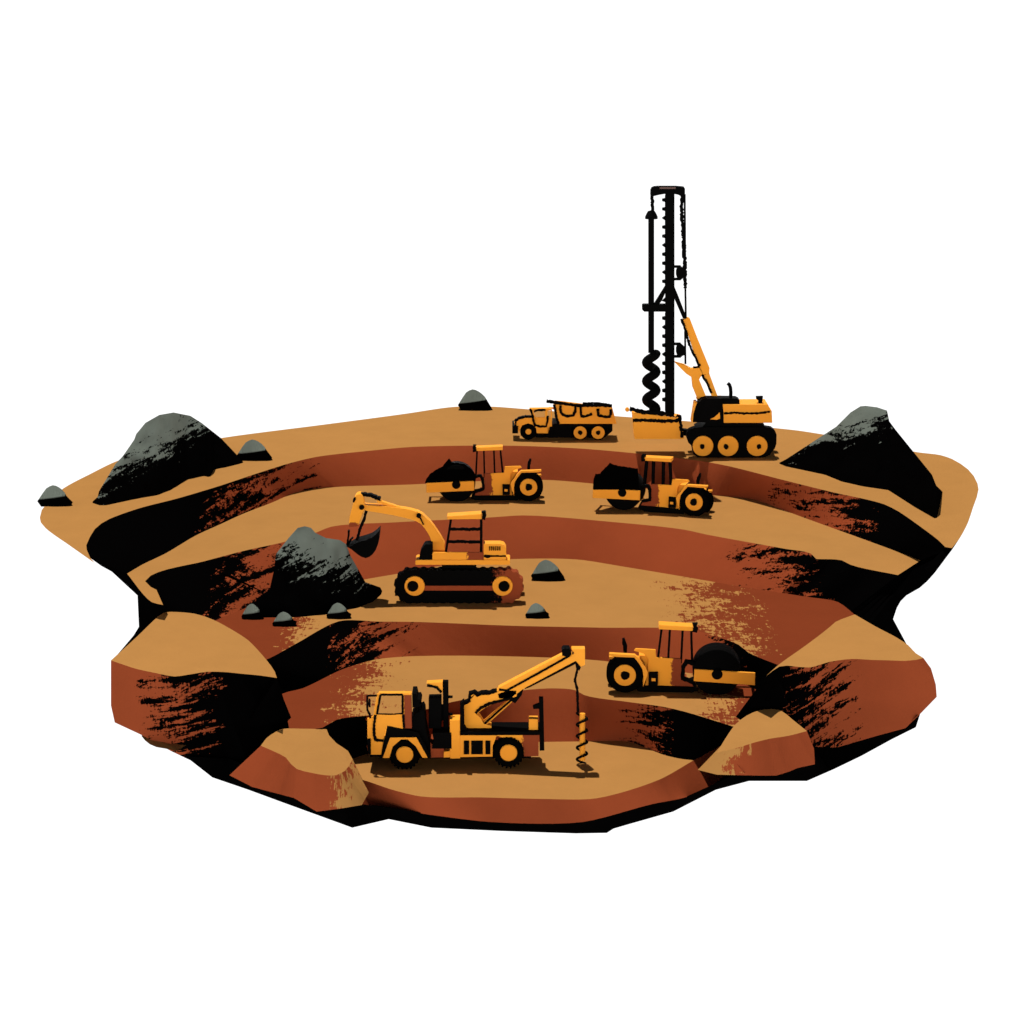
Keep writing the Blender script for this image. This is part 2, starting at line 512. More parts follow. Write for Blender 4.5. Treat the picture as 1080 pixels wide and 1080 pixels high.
# rock body behind the waist on both sides
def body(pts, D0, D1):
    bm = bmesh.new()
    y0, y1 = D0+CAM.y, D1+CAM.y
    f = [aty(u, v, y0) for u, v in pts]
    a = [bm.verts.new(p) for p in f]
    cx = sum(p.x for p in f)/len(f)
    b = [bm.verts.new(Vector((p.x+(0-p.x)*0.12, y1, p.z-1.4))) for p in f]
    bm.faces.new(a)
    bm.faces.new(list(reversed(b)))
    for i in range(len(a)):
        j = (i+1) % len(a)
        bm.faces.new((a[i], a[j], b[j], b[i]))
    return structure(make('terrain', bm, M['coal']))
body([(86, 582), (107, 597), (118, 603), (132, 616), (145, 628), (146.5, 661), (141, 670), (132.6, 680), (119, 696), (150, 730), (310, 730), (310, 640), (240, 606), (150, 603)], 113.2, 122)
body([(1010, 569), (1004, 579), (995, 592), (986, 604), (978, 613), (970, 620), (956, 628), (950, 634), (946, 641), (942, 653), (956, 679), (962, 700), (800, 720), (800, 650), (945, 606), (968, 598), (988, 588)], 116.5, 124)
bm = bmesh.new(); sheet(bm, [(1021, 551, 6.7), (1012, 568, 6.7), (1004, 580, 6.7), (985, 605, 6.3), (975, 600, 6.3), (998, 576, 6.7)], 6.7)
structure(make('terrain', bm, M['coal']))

# rear and underside shell, closing the block where the photograph does not look
bm = bmesh.new()
prev = None
P = [atz(u, v, Z1) for u, v in rounded(B1_outer) if v < 531]
cy = sum(p.y for p in P)/len(P)
for p in P:
    c = [bm.verts.new(p+Vector((0, 0, -0.02))), bm.verts.new(Vector((p.x*0.88, cy+(p.y-cy)*0.86+1.5, 4.6))), bm.verts.new(Vector((p.x*0.55, cy+(p.y-cy)*0.5+2, -1.5)))]
    if prev:
        for r in range(2): bm.faces.new((prev[r], c[r], c[r+1], prev[r+1]))
    prev = c
structure(make('terrain', bm, M['coal'], smooth=math.radians(40)))

# ================================================================== HEAPS AND ROCKS
def interp(pts, u):
    for a, b in zip(pts, pts[1:]):
        if u <= b[0]: return a[1]+(b[1]-a[1])*(u-a[0])/max(b[0]-a[0], 1e-6)
    return pts[-1][1]

def heap_mesh(top, bot, z, lean=0.7, cols=60, rows=12, rough=0.0, org=None, ydepth=None):
    """solid heap: for every column of its outline a front slope from the ground to the crest and a rear slope back down"""
    bm = bmesh.new()
    u0, u1 = top[0][0], top[-1][0]
    us = sorted(set([u0+(u1-u0)*i/cols for i in range(cols+1)]+[p[0] for p in top]))
    us = [u for i, u in enumerate(us) if i == 0 or u-us[i-1] > 0.05]
    prev = None
    org = org or Vector((0, 0, 0))
    for u in us:
        vt, vb = interp(top, u), interp(bot, u)
        vt = min(vt, vb-0.05)
        foot = atz(u, vb, z) if ydepth is None else aty(u, vb, ydepth)
        h = aty(u, vt, foot.y).z-foot.z
        col = []
        for r in range(rows+1):
            t = r/rows
            v = vb+(vt-vb)*t
            y = foot.y+h*lean*(t**1.15)
            p = aty(u, v, y)
            if rough and 0 < r < rows:
                y += rough*h**0.5*(noise.noise(p*0.9)+0.5*noise.noise(p*2.3))
                p = aty(u, v, max(y, foot.y-0.1))
            col.append(bm.verts.new(p-org))
        crest = col[-1].co.copy()+org
        hc = crest.z-foot.z
        for t in (0.35, 0.7, 1.0):
            q = Vector((crest.x, crest.y+hc*1.0*t, crest.z-hc*t))
            col.append(bm.verts.new(q-org))
        if prev:
            for r in range(len(col)-1):
                bm.faces.new((prev[r], col[r], col[r+1], prev[r+1]))
            bm.faces.new((prev[-1], col[-1], col[0], prev[0]))
        prev = col
    bmesh.ops.remove_doubles(bm, verts=bm.verts[:], dist=0.001)
    return bm

def heap(name, label, cat, top, bot, z, line, soft, gain, slope=0.0, group=None, lean=0.7, rough=0.12, matname='grey_stone_with_shade'):
    um = (top[0][0]+top[-1][0])/2
    org = atz(um, interp(bot, um), z)
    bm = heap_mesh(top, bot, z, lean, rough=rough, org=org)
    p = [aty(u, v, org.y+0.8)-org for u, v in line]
    mat = stone_with_shade(matname, (p[0].x, p[0].z), (p[1].x, p[1].z), soft, gain, slope)  # shaded side of the heap painted into its colour
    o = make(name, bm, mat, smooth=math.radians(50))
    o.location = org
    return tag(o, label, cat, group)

PILES = 'large piles of grey stone with shade painted black'
heap('rock_pile', 'tall rounded heap of grey rock on the left rim, black down its right side', 'rock pile',
     [(97.6, 529), (103, 524), (104.4, 518), (122, 489), (129.6, 481), (141.5, 463.7), (143.6, 457.8), (153.3, 446), (168, 437.6), (183, 435), (200.7, 438.5), (212.6, 446), (233, 462), (249.6, 479.5), (256.4, 487)],
     [(97.6, 530.5), (105, 533), (112, 533), (144.4, 526), (165, 522.5), (180, 517), (198, 505.5), (215.6, 502), (221.5, 503.7), (225, 495.4), (251, 489.8), (256.4, 488)], Z1,
     [(122, 494), (225, 454)], 1.7, 1.4, 0.4, PILES)
heap('rock_pile', 'steep pointed heap of grey rock on the right rim, black along its long right slope', 'rock pile',
     [(822, 488), (829, 484.4), (882, 450), (897, 435), (907.4, 428.5), (913, 428), (925, 429.5), (935.6, 433), (938, 444.4), (944.4, 453), (965, 478.5), (983, 500.7), (987.4, 512), (994, 518.5)],
     [(822, 489), (829, 492), (870, 500.7), (888, 508), (910, 513), (937, 517), (965, 535), (986, 547), (988.5, 546), (994, 519.5)], Z1,
     [(846, 490), (934, 446)], 1.3, 1.2, 0.4, PILES)
heap('rock_pile', 'dark heap of grey rock, its shade painted black, in front of the excavator bucket', 'rock pile',
     [(258.5, 650), (266, 640), (271.5, 630.7), (284.4, 621.5), (289, 601), (291, 584.4), (304.8, 566.9), (314, 556.7), (321.5, 555), (328, 556.7), (332.6, 562), (343.7, 567.4), (358.5, 569.6), (365, 574), (369.6, 586), (385.4, 614), (401, 619.5), (403, 623)],
     [(258.5, 651.5), (314, 651), (343.7, 648), (377, 641), (393.7, 634.4), (402, 627), (403, 624)], Z3,
     [(282, 584), (376, 612)], 1.5, 1.5, 0.4, PILES, lean=0.55)

ROCKS = 'small loose rocks with grey tops and black bases'
def rock(label, x0, top, x1, vb, z, line, name='rock'):
    """faceted stone: grey top, shade painted black at the base, a clean edge between"""
    pts = top
    um = (x0+x1)/2
    org = atz(um, vb, z)
    bm = bmesh.new()
    hi = [aty(u, v, org.y+0.55)-org for u, v in pts]
    n_ = len(pts)
    front, crest, back = [], [], []
    base = [(x0+(x1-x0)*i/(n_-1), vb) for i in range(n_)]
    vb_min = []
    for i in range(n_):
        f = atz(base[i][0], vb, z)-org
        bulge = math.sin(math.pi*i/(n_-1))
        front.append(bm.verts.new(f+Vector((0, 0, -0.02))))
        crest.append(bm.verts.new(hi[i]+Vector((0, 0.35*bulge-0.2, 0))))
        back.append(bm.verts.new(Vector((hi[i].x*0.9, 1.0+0.5*bulge, -0.02))))
    # a mid row gives the stone a break between front face and top
    mid = []
    for i in range(n_):
        u, v = pts[i]
        vm = interp(line, u)
        vm = min(max(vm, v+0.3), vb-0.3)
        mid.append(bm.verts.new(aty(u, vm, org.y+0.02+0.12*abs(2*i/(n_-1)-1))-org))
    for i in range(n_-1):
        bm.faces.new((front[i], front[i+1], mid[i+1], mid[i]))
        bm.faces.new((mid[i], mid[i+1], crest[i+1], crest[i]))
        bm.faces.new((crest[i], crest[i+1], back[i+1], back[i]))
        bm.faces.new((front[i], front[i+1], back[i+1], back[i]))
    bm.faces.new((front[0], mid[0], crest[0], back[0]))
    bm.faces.new((front[-1], mid[-1], crest[-1], back[-1]))
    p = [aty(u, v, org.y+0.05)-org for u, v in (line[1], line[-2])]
    mat = stone_with_shade('grey_stone_shaded_base', (p[0].x, p[0].z), (p[1].x, p[1].z), 1.0, 0.0)  # shade of the lower half painted black
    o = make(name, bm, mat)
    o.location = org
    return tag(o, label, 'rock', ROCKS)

def rock_at(label, l, r, top_v, vb, z, tilt=0.0):
    """l, r: the widest ends; a domed stone leaning left, its base cut in on the left"""
    wd, h = r-l, vb-top_v
    prof = ((0.0, .715), (.045, .60), (.14, .35), (.23, .14), (.32, .05), (.41, 0), (.50, .03), (.59, .10), (.68, .20), (.77, .34), (.83, .49), (1.0, .985))
    pts = [(l+wd*a, top_v+h*b) for a, b in prof]
    line = [(l+wd*a, top_v+h*b) for a, b in ((0.0, .60), (.12, .655), (.40, .61), (.83, .49), (1.0, .44))]
    return rock(label, l+0.09*wd, pts, r, vb, z, line)
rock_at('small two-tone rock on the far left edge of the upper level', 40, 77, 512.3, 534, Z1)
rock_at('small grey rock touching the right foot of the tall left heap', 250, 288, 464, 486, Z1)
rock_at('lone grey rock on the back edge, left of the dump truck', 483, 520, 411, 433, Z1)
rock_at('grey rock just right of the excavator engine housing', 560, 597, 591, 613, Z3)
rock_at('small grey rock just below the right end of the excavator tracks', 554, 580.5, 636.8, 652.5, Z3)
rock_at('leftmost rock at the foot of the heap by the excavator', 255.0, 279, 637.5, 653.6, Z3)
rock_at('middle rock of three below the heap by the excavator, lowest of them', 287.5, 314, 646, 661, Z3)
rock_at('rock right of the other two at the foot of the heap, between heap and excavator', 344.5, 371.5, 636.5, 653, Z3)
# ================================================================== MACHINES
class Rig:
    """photo-pixel drawing board for one machine: pixels land on an upright plane dy metres behind its near side"""
    def __init__(s, root, u0, v0, z, flip=False, k=1.0):
        s.root = root
        s.P = atz(u0, v0, z)
        s.flip, s.k = flip, k
    def p(s, u, v, dy=0.0):
        q = aty(u, v, s.P.y+dy)-s.P
        return Vector(((-q.x if s.flip else q.x)*s.k, dy*s.k, q.z*s.k))
    def m(s, px):                   # pixels to metres at the near side
        return px*(s.P-CAM).length/FPX*s.k
    # ---- shapes added to a bmesh
    def prism(s, bm, pts, y0, y1):
        f = [s.p(u, v, y0) for u, v in pts]
        a = [bm.verts.new(q) for q in f]
        b = [bm.verts.new(Vector((q.x, y1*s.k, q.z))) for q in f]
        bm.faces.new(a); bm.faces.new(list(reversed(b)))
        n_ = len(a)
        for i in range(n_):
            j = (i+1) % n_
            bm.faces.new((a[i], b[i], b[j], a[j]))
    def box(s, bm, u0, v0, u1, v1, y0, y1):
        s.prism(bm, [(u0, v0), (u1, v0), (u1, v1), (u0, v1)], y0, y1)
    def stroke(s, bm, pts, wd, y0, y1, jit=0.25, taper=False):
        """thick hand-cut bar along a line, its edges a little ragged"""
        ps = params(pts)
        tot = sum(math.hypot(b[0]-a[0], b[1]-a[1]) for a, b in zip(pts, pts[1:]))
        n_ = max(3, int(tot/1.6))
        ts = sorted(set([round(i/n_, 4) for i in range(n_+1)]+[round(x, 4) for x in ps]))
        up, dn = [], []
        for t in ts:
            c = sample(pts, ps, t)
            a = sample(pts, ps, max(0, t-0.02)); b = sample(pts, ps, min(1, t+0.02))
            d = (b[0]-a[0], b[1]-a[1]); l = math.hypot(*d) or 1
            n = (-d[1]/l, d[0]/l)
            h = wd/2*(1-0.5*abs(2*t-1)**3 if taper else 1)
            r1, r2 = h*(1+random.uniform(-jit, jit)), h*(1+random.uniform(-jit, jit))
            up.append((c[0]+n[0]*r1, c[1]+n[1]*r1)); dn.append((c[0]-n[0]*r2, c[1]-n[1]*r2))
        n_ = len(up)
        A = [bm.verts.new(s.p(q[0], q[1], y0)) for q in up]
        B = [bm.verts.new(s.p(q[0], q[1], y0)) for q in dn]
        A2 = [bm.verts.new(Vector((q.co.x, y1*s.k, q.co.z))) for q in A]
        B2 = [bm.verts.new(Vector((q.co.x, y1*s.k, q.co.z))) for q in B]
        for i in range(n_-1):
            bm.faces.new((A[i], A[i+1], B[i+1], B[i])); bm.faces.new((A2[i], B2[i], B2[i+1], A2[i+1]))
            bm.faces.new((A[i], A2[i], A2[i+1], A[i+1])); bm.faces.new((B[i], B[i+1], B2[i+1], B2[i]))
        bm.faces.new((A[0], B[0], B2[0], A2[0])); bm.faces.new((A[-1], A2[-1], B2[-1], B[-1]))
    def lathe(s, bm, u, v, prof, dy=0.0, seg=40):
        """turned about an axle running away from the viewer; prof: (radius px, y metres)"""
        c = s.p(u, v, dy)
        rings = []
        for r, y in prof:
            R = s.m(r)
            rings.append([bm.verts.new(Vector((c.x+R*math.cos(2*math.pi*i/seg), y*s.k, c.z+R*math.sin(2*math.pi*i/seg)))) for i in range(seg)] if r > 0
                         else [bm.verts.new(Vector((c.x, y*s.k, c.z)))])
        for A, B in zip(rings, rings[1:]):
            for i in range(seg):
                j = (i+1) % seg
                if len(A) == 1 and len(B) == 1: continue
                if len(A) == 1: bm.faces.new((A[0], B[i], B[j]))
                elif len(B) == 1: bm.faces.new((A[i], A[j], B[0]))
                else: bm.faces.new((A[i], A[j], B[j], B[i]))
        if len(rings[0]) > 1: bm.faces.new(rings[0])
        if len(rings[-1]) > 1: bm.faces.new(list(reversed(rings[-1])))
    def tube(s, bm, pts, rp, seg=10, closed=True):
        """round bar through points (u, v, dy)"""
        P = [s.p(*q) for q in pts]
        R = [s.m(r) for r in (rp if isinstance(rp, (list, tuple)) else [rp]*len(P))]
        prev = None
        for i, q in enumerate(P):
            d = (P[min(i+1, len(P)-1)]-P[max(i-1, 0)]).normalized()
            a = d.cross(Vector((0, 1, 0)))
            if a.length < 0.05: a = d.cross(Vector((1, 0, 0)))
            a.normalize(); b = d.cross(a)
            ring = [bm.verts.new(q+a*R[i]*math.cos(2*math.pi*k/seg)+b*R[i]*math.sin(2*math.pi*k/seg)) for k in range(seg)]
            if prev:
                for k in range(seg):
                    bm.faces.new((prev[k], prev[(k+1) % seg], ring[(k+1) % seg], ring[k]))
            else: bm.faces.new(ring)
            prev = ring
        bm.faces.new(list(reversed(prev)))
    # ---- finished parts
    def part(s, name, mat, fn, parent=None, bevel=0.0, smooth=None, label=None):
        bm = bmesh.new()
        fn(bm)
        o = make(name, bm, mat, parent or s.root, smooth=smooth, bevel=bevel)
        if label: o['label'] = label
        return o
    def slab(s, name, mat, pts, y0, y1, parent=None, bevel=0.02):
        return s.part(name, mat, lambda bm: s.prism(bm, pts, y0, y1), parent, bevel)
    def bar(s, name, mat, pts, wd, y0, y1, parent=None, jit=0.25, taper=False):
        return s.part(name, mat, lambda bm: s.stroke(bm, pts, wd, y0, y1, jit, taper), parent)
    def wheel(s, u, v, rt, rr, rh, y0, y1, face='orange', lug=0, name='wheel'):
        """tyre with rounded shoulders, coloured rim dished inside it, dark hub"""
        e = Vector(s.p(u, v, y0))
        wh = s.part(name, M['rubber'], lambda bm: s.lathe(bm, u, v, [(rt*0.60, y0+0.06), (rt*0.72, y0), (rt*0.93, y0+0.02), (rt, y0+0.10), (rt, y1-0.10), (rt*0.93, y1-0.02), (rt*0.6, y1)], y0), smooth=math.radians(40))
        if lug:
            def lugs(bm):
                for i in range(lug):
                    a = 2*math.pi*i/lug
                    da = math.pi/lug*0.5
                    q = [(u+math.cos(a+t)*r, v+math.sin(a+t)*r) for t, r in ((-da, rt*0.97), (-da*0.7, rt*1.035), (da*0.7, rt*1.035), (da, rt*0.97))]
                    s.prism(bm, q, y0+0.06, y1-0.06)
            s.part('tread', M['rubber'], lugs, wh)
        s.part('rim', M[face], lambda bm: s.lathe(bm, u, v, [(0, y0-0.015), (rr*0.90, y0-0.015), (rr, y0+0.02), (rr, y0+0.12)], y0, 36), wh, smooth=math.radians(40))
        if rh:
            def hub(bm):
                n_ = 9
                s.prism(bm, [(u+math.cos(2*math.pi*i/n_)*rh*random.uniform(0.8, 1.15), v+math.sin(2*math.pi*i/n_)*rh*random.uniform(0.8, 1.15)) for i in range(n_)], y0-0.06, y0-0.01)
            s.part('hub', M['black'], hub, wh)
        return wh

def faded(name, x0, x1, col_a, col_b, up=0.0):
    """paint worn through along the machine from x0 (whole) to x1 (gone)"""
    m = Mat(name, 0.85, 0.02)
    x, y, z = m.xyz()
    a = m.noise((2.5, 2.5, 0.8), 8, 0.8)
    b = m.noise((1.2, 1.2, 6.0), 8, 0.8)
    g = m.math('SUBTRACT', m.math('ADD', a, m.math('MULTIPLY', b, 0.6)), 0.8)
    d = m.ramp(x, x0, x1, 0.0, 1.0)
    if up: d = m.ramp(z, x0, x1, 0.0, 1.0)
    v = m.math('ADD', m.math('SUBTRACT', d, 0.5), m.math('MULTIPLY', g, 1.8))
    v = m.math('ADD', v, m.ramp(d, 0.86, 1.0, 0.0, 1.2))
    v = m.math('SUBTRACT', v, m.ramp(d, 0.0, 0.12, 1.2, 0.0))
    return m.done(m.mixc(m.ramp(v, -0.03, 0.03), m.vary(col_a, 0.03), m.vary(col_b, 0.06)))
RUST_A = scaled(BROWN, 0.85)

O, K, R_ = M['orange'], M['black'], M['rust']

# ------------------------------------------------------------------ road rollers (one design, three machines)
def roller(label, group, u0, v0, z, flip=False, fit=1.0, rz=0.0, tilt=0.0):
    P = atz(u0, v0, z)
    root = thing('road_roller', label, 'road roller', P, group, rz)
    root.rotation_euler = (0, tilt, rz)
    g = Rig(root, 536.0, 529.5, Z2, flip, fit)
    W = 1.9
    # drum, frame and axle
    drum = g.part('drum', K, lambda bm: g.lathe(bm, 481.2, 510.7, [(0, 0.16), (18.2, 0.16), (19.6, 0.19), (20.0, 0.24), (20.0, 1.3), (19.6, 1.34), (0, 1.34)], 0.0, 56), smooth=math.radians(35))
    fr = g.slab('drum_frame', O, [(449.7, 509.4), (500, 507.4), (500.3, 517.5), (449.7, 519.8)], 0.0, 0.14, bevel=0.025)
    g.part('axle_cap', K, lambda bm: g.lathe(bm, 481.2, 511.2, [(0, -0.05), (3.9, -0.05), (4.5, -0.01), (4.5, 0.1)], 0.0, 28), fr)
    g.slab('drum_frame', O, [(451.7, 512.2), (499, 510.8), (499.3, 516.5), (451.7, 518.4)], W-0.5, W-0.36, bevel=0.025)
    g.slab('cross_beam', O, [(450.6, 516.8), (453, 516.6), (453, 519.2), (450.6, 519.4)], 0.14, W-0.5, None, 0.0)
    g.bar('hitch', K, [(499, 503.6), (506.7, 502.0), (509.2, 506.7), (509.8, 516.2), (501.0, 518.7)], 3.0, 0.3, 0.55)
    # body
    xa, xb = g.p(524, 510, 0.35).x, g.p(514, 510, 0.35).x
    mat = faded('worn_orange_panel', xa, xb, ORANGE_A, RUST_A)
    body = g.slab('body', mat, [(500.5, 522.6), (503.5, 517.0), (510.6, 515.8), (511.0, 499.4), (518.4, 499.2), (531.7, 498.6), (532.4, 492.2), (541, 491.8), (549.0, 491.6), (550.3, 493.4), (542.5, 495.6), (538.4, 500), (538.6, 510), (540.5, 522.3), (530, 522.3)], 0.35, 0.48, bevel=0.02)
    g.slab('body_core', mat, [(506, 521.5), (506, 518), (512, 516.5), (513, 505.5), (532, 504.5), (534, 497.5), (546, 497.5), (541, 504), (539, 521.5)], 0.48, W-0.4, body, 0.0)
    g.slab('step_box', K, [(530, 511), (537.6, 511.3), (537.8, 522.2), (530, 522.2)], 0.2, 0.4, body)
    g.slab('step_plate', O, [(532, 516), (535.3, 516), (535.3, 518.4), (532, 518.4)], 0.15, 0.21, body, 0.0)
    g.slab('belly_shade', K, [(500, 519), (506, 521.4), (546, 521.6), (549, 525), (545, 528.6), (505, 528.9), (497, 526)], 0.4, 1.35, None, 0.03)  # black block added to stand for the shade under the roller
    # hood, fender and wheels
    g.slab('hood', O, [(541, 501), (549, 500.0), (566.5, 500.5), (566.0, 503), (564, 516), (541, 520)], 0.72, W-0.72)
    fn = g.slab('fender', O, [(542.3, 523.4), (538.6, 513), (538.6, 511), (540, 508), (542.0, 505.6), (546, 499.6), (549.6, 496.6), (570.8, 495.8), (571.0, 497.2), (567.8, 498.3), (550, 498.6), (546.0, 503.5), (543.0, 508.5), (542.0, 515)], 0.0, 0.28, bevel=0.01)
    g.slab('fender_lining', K, [(550, 498.5), (567.6, 498.2), (562, 503), (550, 506), (545, 512), (543.4, 508.7), (546.6, 503.6)], 0.05, 0.5, fn, 0.0)
    g.slab('fender', O, [(542.5, 523), (542, 507.6), (549.6, 496.4), (570.8, 495.2), (570.8, 497.2), (550, 498.6), (544, 509)], W-0.5, W-0.2, bevel=0.01).location.z = -0.3
    g.wheel(557.5, 513.9, 15.4, 9.1, 4.0, 0.03, 0.66)
    g.wheel(557.5, 513.9, 15.4, 9.1, 4.0, W-0.75, W-0.15)
    # cab
    r_ = g.slab('cab_roof', O, [(501.2, 472.2), (530.2, 471.0), (530.2, 474.8), (501.2, 475.8)], 0.36, 1.0, bevel=0.025)
    g.bar('lamp', K, [(500.2, 469.6), (500.0, 473), (500.7, 476.6)], 3.6, 0.33, 0.62, r_, 0.35)
    for y0 in (0.40, 0.92):
        for a, b in (((503.2, 475.4), (501.9, 500)), ((510.3, 475), (511, 500)), ((520.9, 475), (521.8, 500)), ((527.8, 475), (530.4, 499.4))):
            g.bar('cab_post', K, [a, b] if y0 < 0.5 else [(a[0], a[1]+1), (b[0], b[1]+4)], 1.75, y0, y0+0.08, jit=0.08)
    g.bar('exhaust_pipe', K, [(557.4, 497), (557.6, 490.5), (559.4, 484)], 3.4, 0.85, 1.0, jit=0.2, taper=True)
    return root
RG = 'road rollers working on the pit levels'
roller('orange road roller carrying a pointed black heap, on the second level left of its twin', RG, 536.0, 529.5, Z2)
roller('orange road roller with a flat-topped black heap, right one of the second level', RG, 709.5, 543.3, Z2, rz=math.radians(-15), tilt=math.radians(2.2), fit=0.99)
roller('orange road roller with its round black drum bare, lowest roller near the right hill', RG, 686.0, 732.5, Z4, True, 1.032, rz=math.radians(-3), tilt=math.radians(0.4))

# coal carried on the two upper rollers
def load(label, top, bot, u, v, z, back):
    base = atz(u, v, z)
    y = base.y+back
    um = (top[0][0]+top[-1][0])/2
    org = aty(um, bot[0][1], y)
    # ragged upper edge
    t2 = []
    for a, b in zip(top, top[1:]):
        n_ = max(1, int(abs(b[0]-a[0])/1.3))
        for i in range(n_):
            t2.append((a[0]+(b[0]-a[0])*i/n_, a[1]+(b[1]-a[1])*i/n_+random.uniform(-0.45, 0.45)))
    t2.append(top[-1])
    bm = heap_mesh(t2, bot, z, 0.22, cols=44, rows=7, rough=0.05, org=org, ydepth=y)
    o = make('coal_heap', bm, M['coal'])
    o.location = org
    return tag(o, label, 'heap', 'black heaps carried on the rollers')
load('pointed black heap of coal riding on the left roller', [(448.3, 508.2), (450, 504.5), (453.3, 500), (460, 495), (466.7, 491.7), (469.5, 488), (473.7, 483.6), (476, 486.5), (478.3, 488.3), (485, 488.9), (491.7, 490.5), (497, 494.5), (501.3, 500), (501.8, 505)],
     [(448.3, 509.6), (475, 508.2), (501.8, 506.4)], 536, 529.5, Z2, 0.02)
load('flat-topped black heap of coal riding on the right roller', [(625.5, 511.5), (626, 505), (628, 500), (633, 499), (637, 495), (643.3, 487.8), (648, 490.5), (656, 492), (665, 493), (672.5, 494.2), (673.3, 498), (673.5, 511)],
     [(625.5, 516.5), (650, 516.5), (673.5, 516.2)], 709.5, 543.3, Z2, 0.62)

# ------------------------------------------------------------------ excavator
def excavator():
    u0, v0, z = 483.0, 636.5, Z3
    P = atz(u0, v0, z)
    root = thing('excavator', 'orange tracked excavator with its arm raised over a rock heap', 'excavator', P)
    g = Rig(root, u0, v0, z)
    W = 2.3
    def track_outline(r, n_lug, lug):
        cs = ((433.8, 619.0), (534.0, 618.6))
        pts = []
        per = 2*(cs[1][0]-cs[0][0])+2*math.pi*r
        n_ = n_lug*4
        for i in range(n_):
            d = per*i/n_
            s_ = cs[1][0]-cs[0][0]
            k = lug if (i % 4) in (1, 2) else 0.0
            if d < s_: q = (cs[0][0]+d, cs[0][1]-r-k*0.7)
            elif d < s_+math.pi*r:
                a = -math.pi/2+(d-s_)/r; q = (cs[1][0]+math.cos(a)*(r+k), cs[1][1]+math.sin(a)*(r+k))
            elif d < 2*s_+math.pi*r: q = (cs[1][0]-(d-s_-math.pi*r), cs[1][1]+r+k*0.5)
            else:
                a = math.pi/2+(d-2*s_-math.pi*r)/r; q = (cs[0][0]+math.cos(a)*(r+k), cs[0][1]+math.sin(a)*(r+k))
            pts.append(q)
        return pts
    xa, xb = g.p(506, 618).x, g.p(546, 618).x
    tm = faded('black_track_with_dried_mud', xa, xb, SOOT_A, RUST_A)
    for y0 in (0.0, W-0.65):
        t = g.slab('track', tm, track_outline(17.0, 34, 1.6), y0, y0+0.65, None, 0.0)
        g.slab('track_beam', R_, [(446, 617.9), (521, 617.9), (521, 622.9), (446, 622.9)], y0-0.04, y0+0.02, t, 0.0)
        for u in (437.3, 530):
            wl = g.part('sprocket_wheel', O, lambda bm, u=u: g.lathe(bm, u, 617.8, [(0, y0-0.09), (10.2, y0-0.09), (10.7, y0-0.05), (10.7, y0+0.1)], y0, 36), t, smooth=math.radians(40))
        for u in (435.4, 531.6):
            g.part('wheel_hub', K, lambda bm, u=u: g.lathe(bm, u, 617.8, [(0, y0-0.13), (5.6, y0-0.13), (6.0, y0-0.08)], y0, 28), t)
    g.slab('undercarriage', K, [(450, 607), (520, 607), (516, 628), (454, 628)], 0.6, W-0.6)
    g.slab('slew_ring', K, [(466, 595.4), (502, 595.4), (502, 604), (466, 604)], 0.35, W-0.4)
    pl = g.slab('platform', O, [(438, 591.6), (439.5, 590.7), (537.2, 590.7), (538.0, 591.6), (538, 595), (537, 595.8), (438.8, 595.8), (438, 595)], 0.1, 1.25)
    xa, xb = g.p(488, 586).x, g.p(496, 586).x
    base = g.slab('cab_base', faded('worn_orange_base', xa, xb, ORANGE_A, RUST_A), [(456, 582.6), (510, 582.6), (510, 590.5), (456, 590.5)], 0.14, 0.26)
    g.slab('cab_floor', base.data.materials[0], [(458, 588.4), (509, 588.4), (509, 590.5), (458, 590.5)], 0.26, 1.2, base, 0.0)
    # engine housing
    e = g.slab('engine_housing', O, [(510, 573.5), (527.5, 573.5), (531.5, 574.6), (533.8, 578), (534, 590.5), (510, 590.5)], 0.14, 0.85, bevel=0.03)
    def grille(bm):
        for i in range(6):
            u = 516.0+i*2.15
            g.prism(bm, [(u, 576.4), (u+1.0, 576.2), (u+1.0, 580.6), (u-0.1, 580.8)], 0.09, 0.16)
    g.part('grille', K, grille, e)
    g.bar('trim_stripe', K, [(510.5, 586.9), (514, 586.6), (520, 586.7), (533.6, 586.7)], 1.6, 0.09, 0.16, e, 0.3)
    g.bar('trim_stripe', K, [(510.3, 586.7), (517.8, 586.5)], 3.4, 0.08, 0.15, e, 0.35, True)
    g.slab('step_locker', K, [(441.8, 590.4), (443.5, 582), (446.7, 576.0), (448, 574.4), (450.4, 573.8), (456.2, 573.8), (456.2, 590.4)], 0.2, 0.95)
    # cab
    rf = g.slab('cab_roof', O, [(471.6, 544.6), (507.8, 542.2), (508.4, 547.6), (471.6, 547.9)], 0.2, 1.0, bevel=0.025)
    g.bar('lamp', K, [(510, 540), (510.8, 544), (509.6, 548)], 3.6, 0.15, 0.5, rf, 0.4)
    for y0 in (0.24, 0.92):
        g.bar('cab_post', K, [(475.6, 547.8), (470.2, 583)], 2.4, y0, y0+0.08, jit=0.08)
        g.bar('cab_post', K, [(507.6, 547.8), (507.4, 583)], 2.7, y0, y0+0.08, jit=0.12)
    g.bar('cab_rail', K, [(474.4, 558.4), (485, 558.2), (495, 558.6), (506.7, 558)], 3.0, 0.22, 0.3, None, 0.3)
    g.bar('cab_rail', K, [(471, 571.5), (485, 571.3), (495, 571.8), (507, 571.4)], 3.0, 0.22, 0.3, None, 0.3)
    # boom, stick and bucket
    by0, by1 = 0.75, 1.3
    bx = g.p(455, 560, by0)
